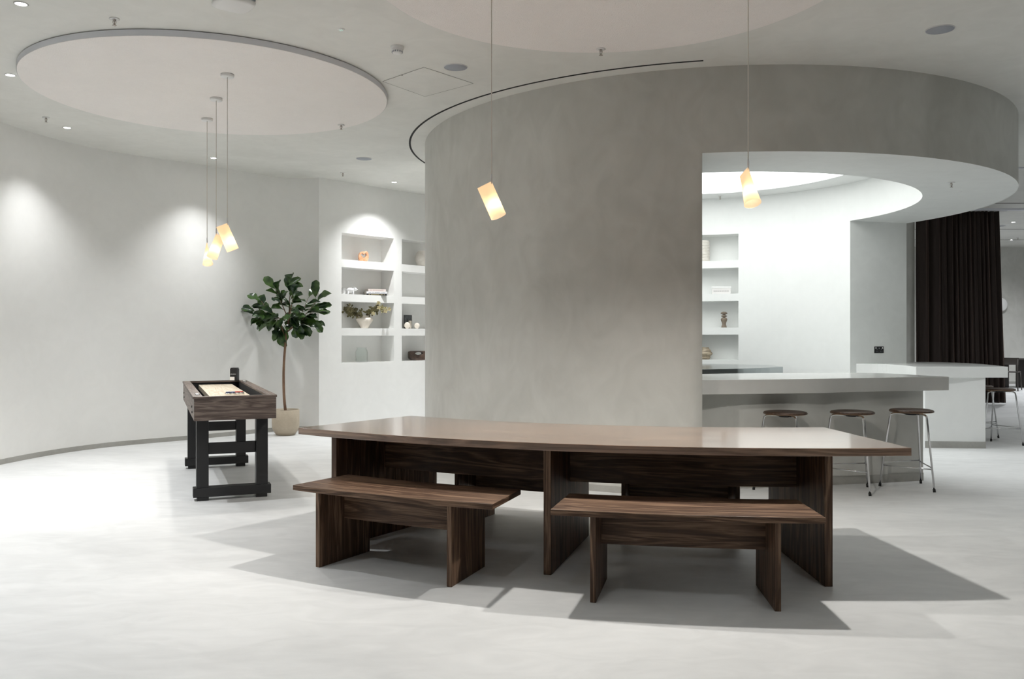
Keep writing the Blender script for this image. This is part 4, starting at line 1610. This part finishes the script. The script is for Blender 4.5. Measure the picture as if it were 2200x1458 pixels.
# dark loop sculpture
b0 = nich(897, 0, 0.12)
o = thing('loop_sculpture', 'dark brown rounded sculpture with an oval hole, bottom niche beside the drum wall', 'sculpture', b0, URZ - R(20))
mb = MB()
n = 40
outp, inp = [], []
for k in range(n):
    a = 2 * PI * k / n
    e_ = 3.4
    ox = 0.15 * math.copysign(abs(math.cos(a)) ** (2 / e_), math.cos(a))
    oz = 0.082 + 0.082 * math.copysign(abs(math.sin(a)) ** (2 / e_), math.sin(a)) + (0.012 * math.cos(2 * a) if math.sin(a) > 0 else 0)
    outp.append((ox, max(0.0, oz)))
    inp.append((0.012 + 0.066 * math.cos(a), 0.112 + 0.022 * math.sin(a) + 0.10 * 0.0))
vs = []
for dy in (-0.045, 0.045):
    vs += [(x, dy, z) for x, z in outp] + [(x, dy, z) for x, z in inp]
fs = []
for k in range(n):
    k2_ = (k + 1) % n
    fs += [(k, k2_, n + k2_, n + k), (2 * n + k, 3 * n + k, 3 * n + k2_, 2 * n + k2_), (k, 2 * n + k, 2 * n + k2_, k2_), (n + k, n + k2_, 3 * n + k2_, 3 * n + k)]
mb.add(vs, fs, None, 0, True)
mb.build('body', plaster('burnt brown glaze', (0.025, 0.014, 0.010), (0.12, 0.075, 0.055), 9, 0.35, 0.001), o, bevel=0.012)


# niche objects inside the bar
def inn(px_, row, d=0.14):
    t = (px_ - 1100) / FPX
    r_ = RI + d
    a = 1 + t * t
    b = -2 * (DC[0] * t + DC[1])
    c = DC[0] ** 2 + DC[1] ** 2 - r_ * r_
    Y = (-b + math.sqrt(b * b - 4 * a * c)) / (2 * a)
    return Vector((t * Y, Y, inner_rows[row][0]))


b0 = inn(1513, 4)
mb = MB()
prof = [(0.0, 0.0), (0.072, 0.0)]
for k in range(13):
    z = 0.006 + k * 0.0225
    prof += [(0.074, z), (0.082, z + 0.006), (0.082, z + 0.014), (0.074, z + 0.0205)]
prof += [(0.066, 0.312), (0.050, 0.318), (0.0, 0.31)]
mb.lathe(prof, 36, c=b0, capt=False)
tag(mb.build('ribbed_vase', M['ceramic_w']), 'tall off-white vase with horizontal ribs in the top niche inside the bar', 'vase')
b0 = inn(1549.5, 3)
o = thing('boxed_ornament', 'white oblong box with faint lettering lying in the second niche inside the bar', 'box', b0, R(-12))
MB().box(-0.135, 0.135, -0.05, 0.05, 0, 0.112).build('box', flat('pale box', (0.72, 0.70, 0.69), 0.5), o, bevel=0.003)
MB().box(-0.138, 0.138, -0.053, 0.053, 0.085, 0.114).build('lid', M['white'], o, bevel=0.002)
lt = MB()
random.seed(8)
xx_ = -0.11
while xx_ < 0.10:
    w_ = random.choice((0.007, 0.011))
    lt.box(xx_, xx_ + w_, -0.0515, -0.05, 0.035, 0.053)
    xx_ += w_ + 0.006
lt.build('lettering', flat('grey lettering', (0.42, 0.40, 0.40), 0.6), o)
b0 = inn(1555.5, 2)
mb = MB().lathe([(0.0, 0), (0.040, 0.0), (0.038, 0.012), (0.028, 0.05), (0.030, 0.07), (0.044, 0.105), (0.048, 0.125), (0.036, 0.145), (0.018, 0.15), (0.020, 0.156), (0.042, 0.165), (0.042, 0.176),
                 (0.022, 0.186), (0.020, 0.194), (0.048, 0.205), (0.048, 0.216), (0.028, 0.232), (0.0, 0.236)], 32, c=b0, capt=False)
tag(mb.build('totem_sculpture', plaster('brown stoneware', (0.17, 0.135, 0.10), (0.25, 0.20, 0.155), 12, 0.7, 0.001)),
    'small brown stacked totem sculpture in the third niche inside the bar', 'sculpture')
b0 = inn(1515, 1)
mb = MB().lathe([(0.0, 0), (0.055, 0.0), (0.070, 0.02), (0.078, 0.04), (0.072, 0.048), (0.088, 0.06), (0.108, 0.085), (0.100, 0.10), (0.084, 0.118), (0.088, 0.128), (0.066, 0.15), (0.050, 0.175),
                 (0.054, 0.182), (0.040, 0.178), (0.0, 0.15)], 40, c=b0, capt=False, wob=lambda a, z: 1 + 0.05 * math.sin(11 * a))
tag(mb.build('shell_vase', plaster('banded shell glaze', (0.12, 0.09, 0.06), (0.62, 0.52, 0.38), 9, 0.5, 0.002, (0.6, 0.6, 7))),
    'brown and cream ridged shell-like vase in the lowest full niche inside the bar', 'vase')
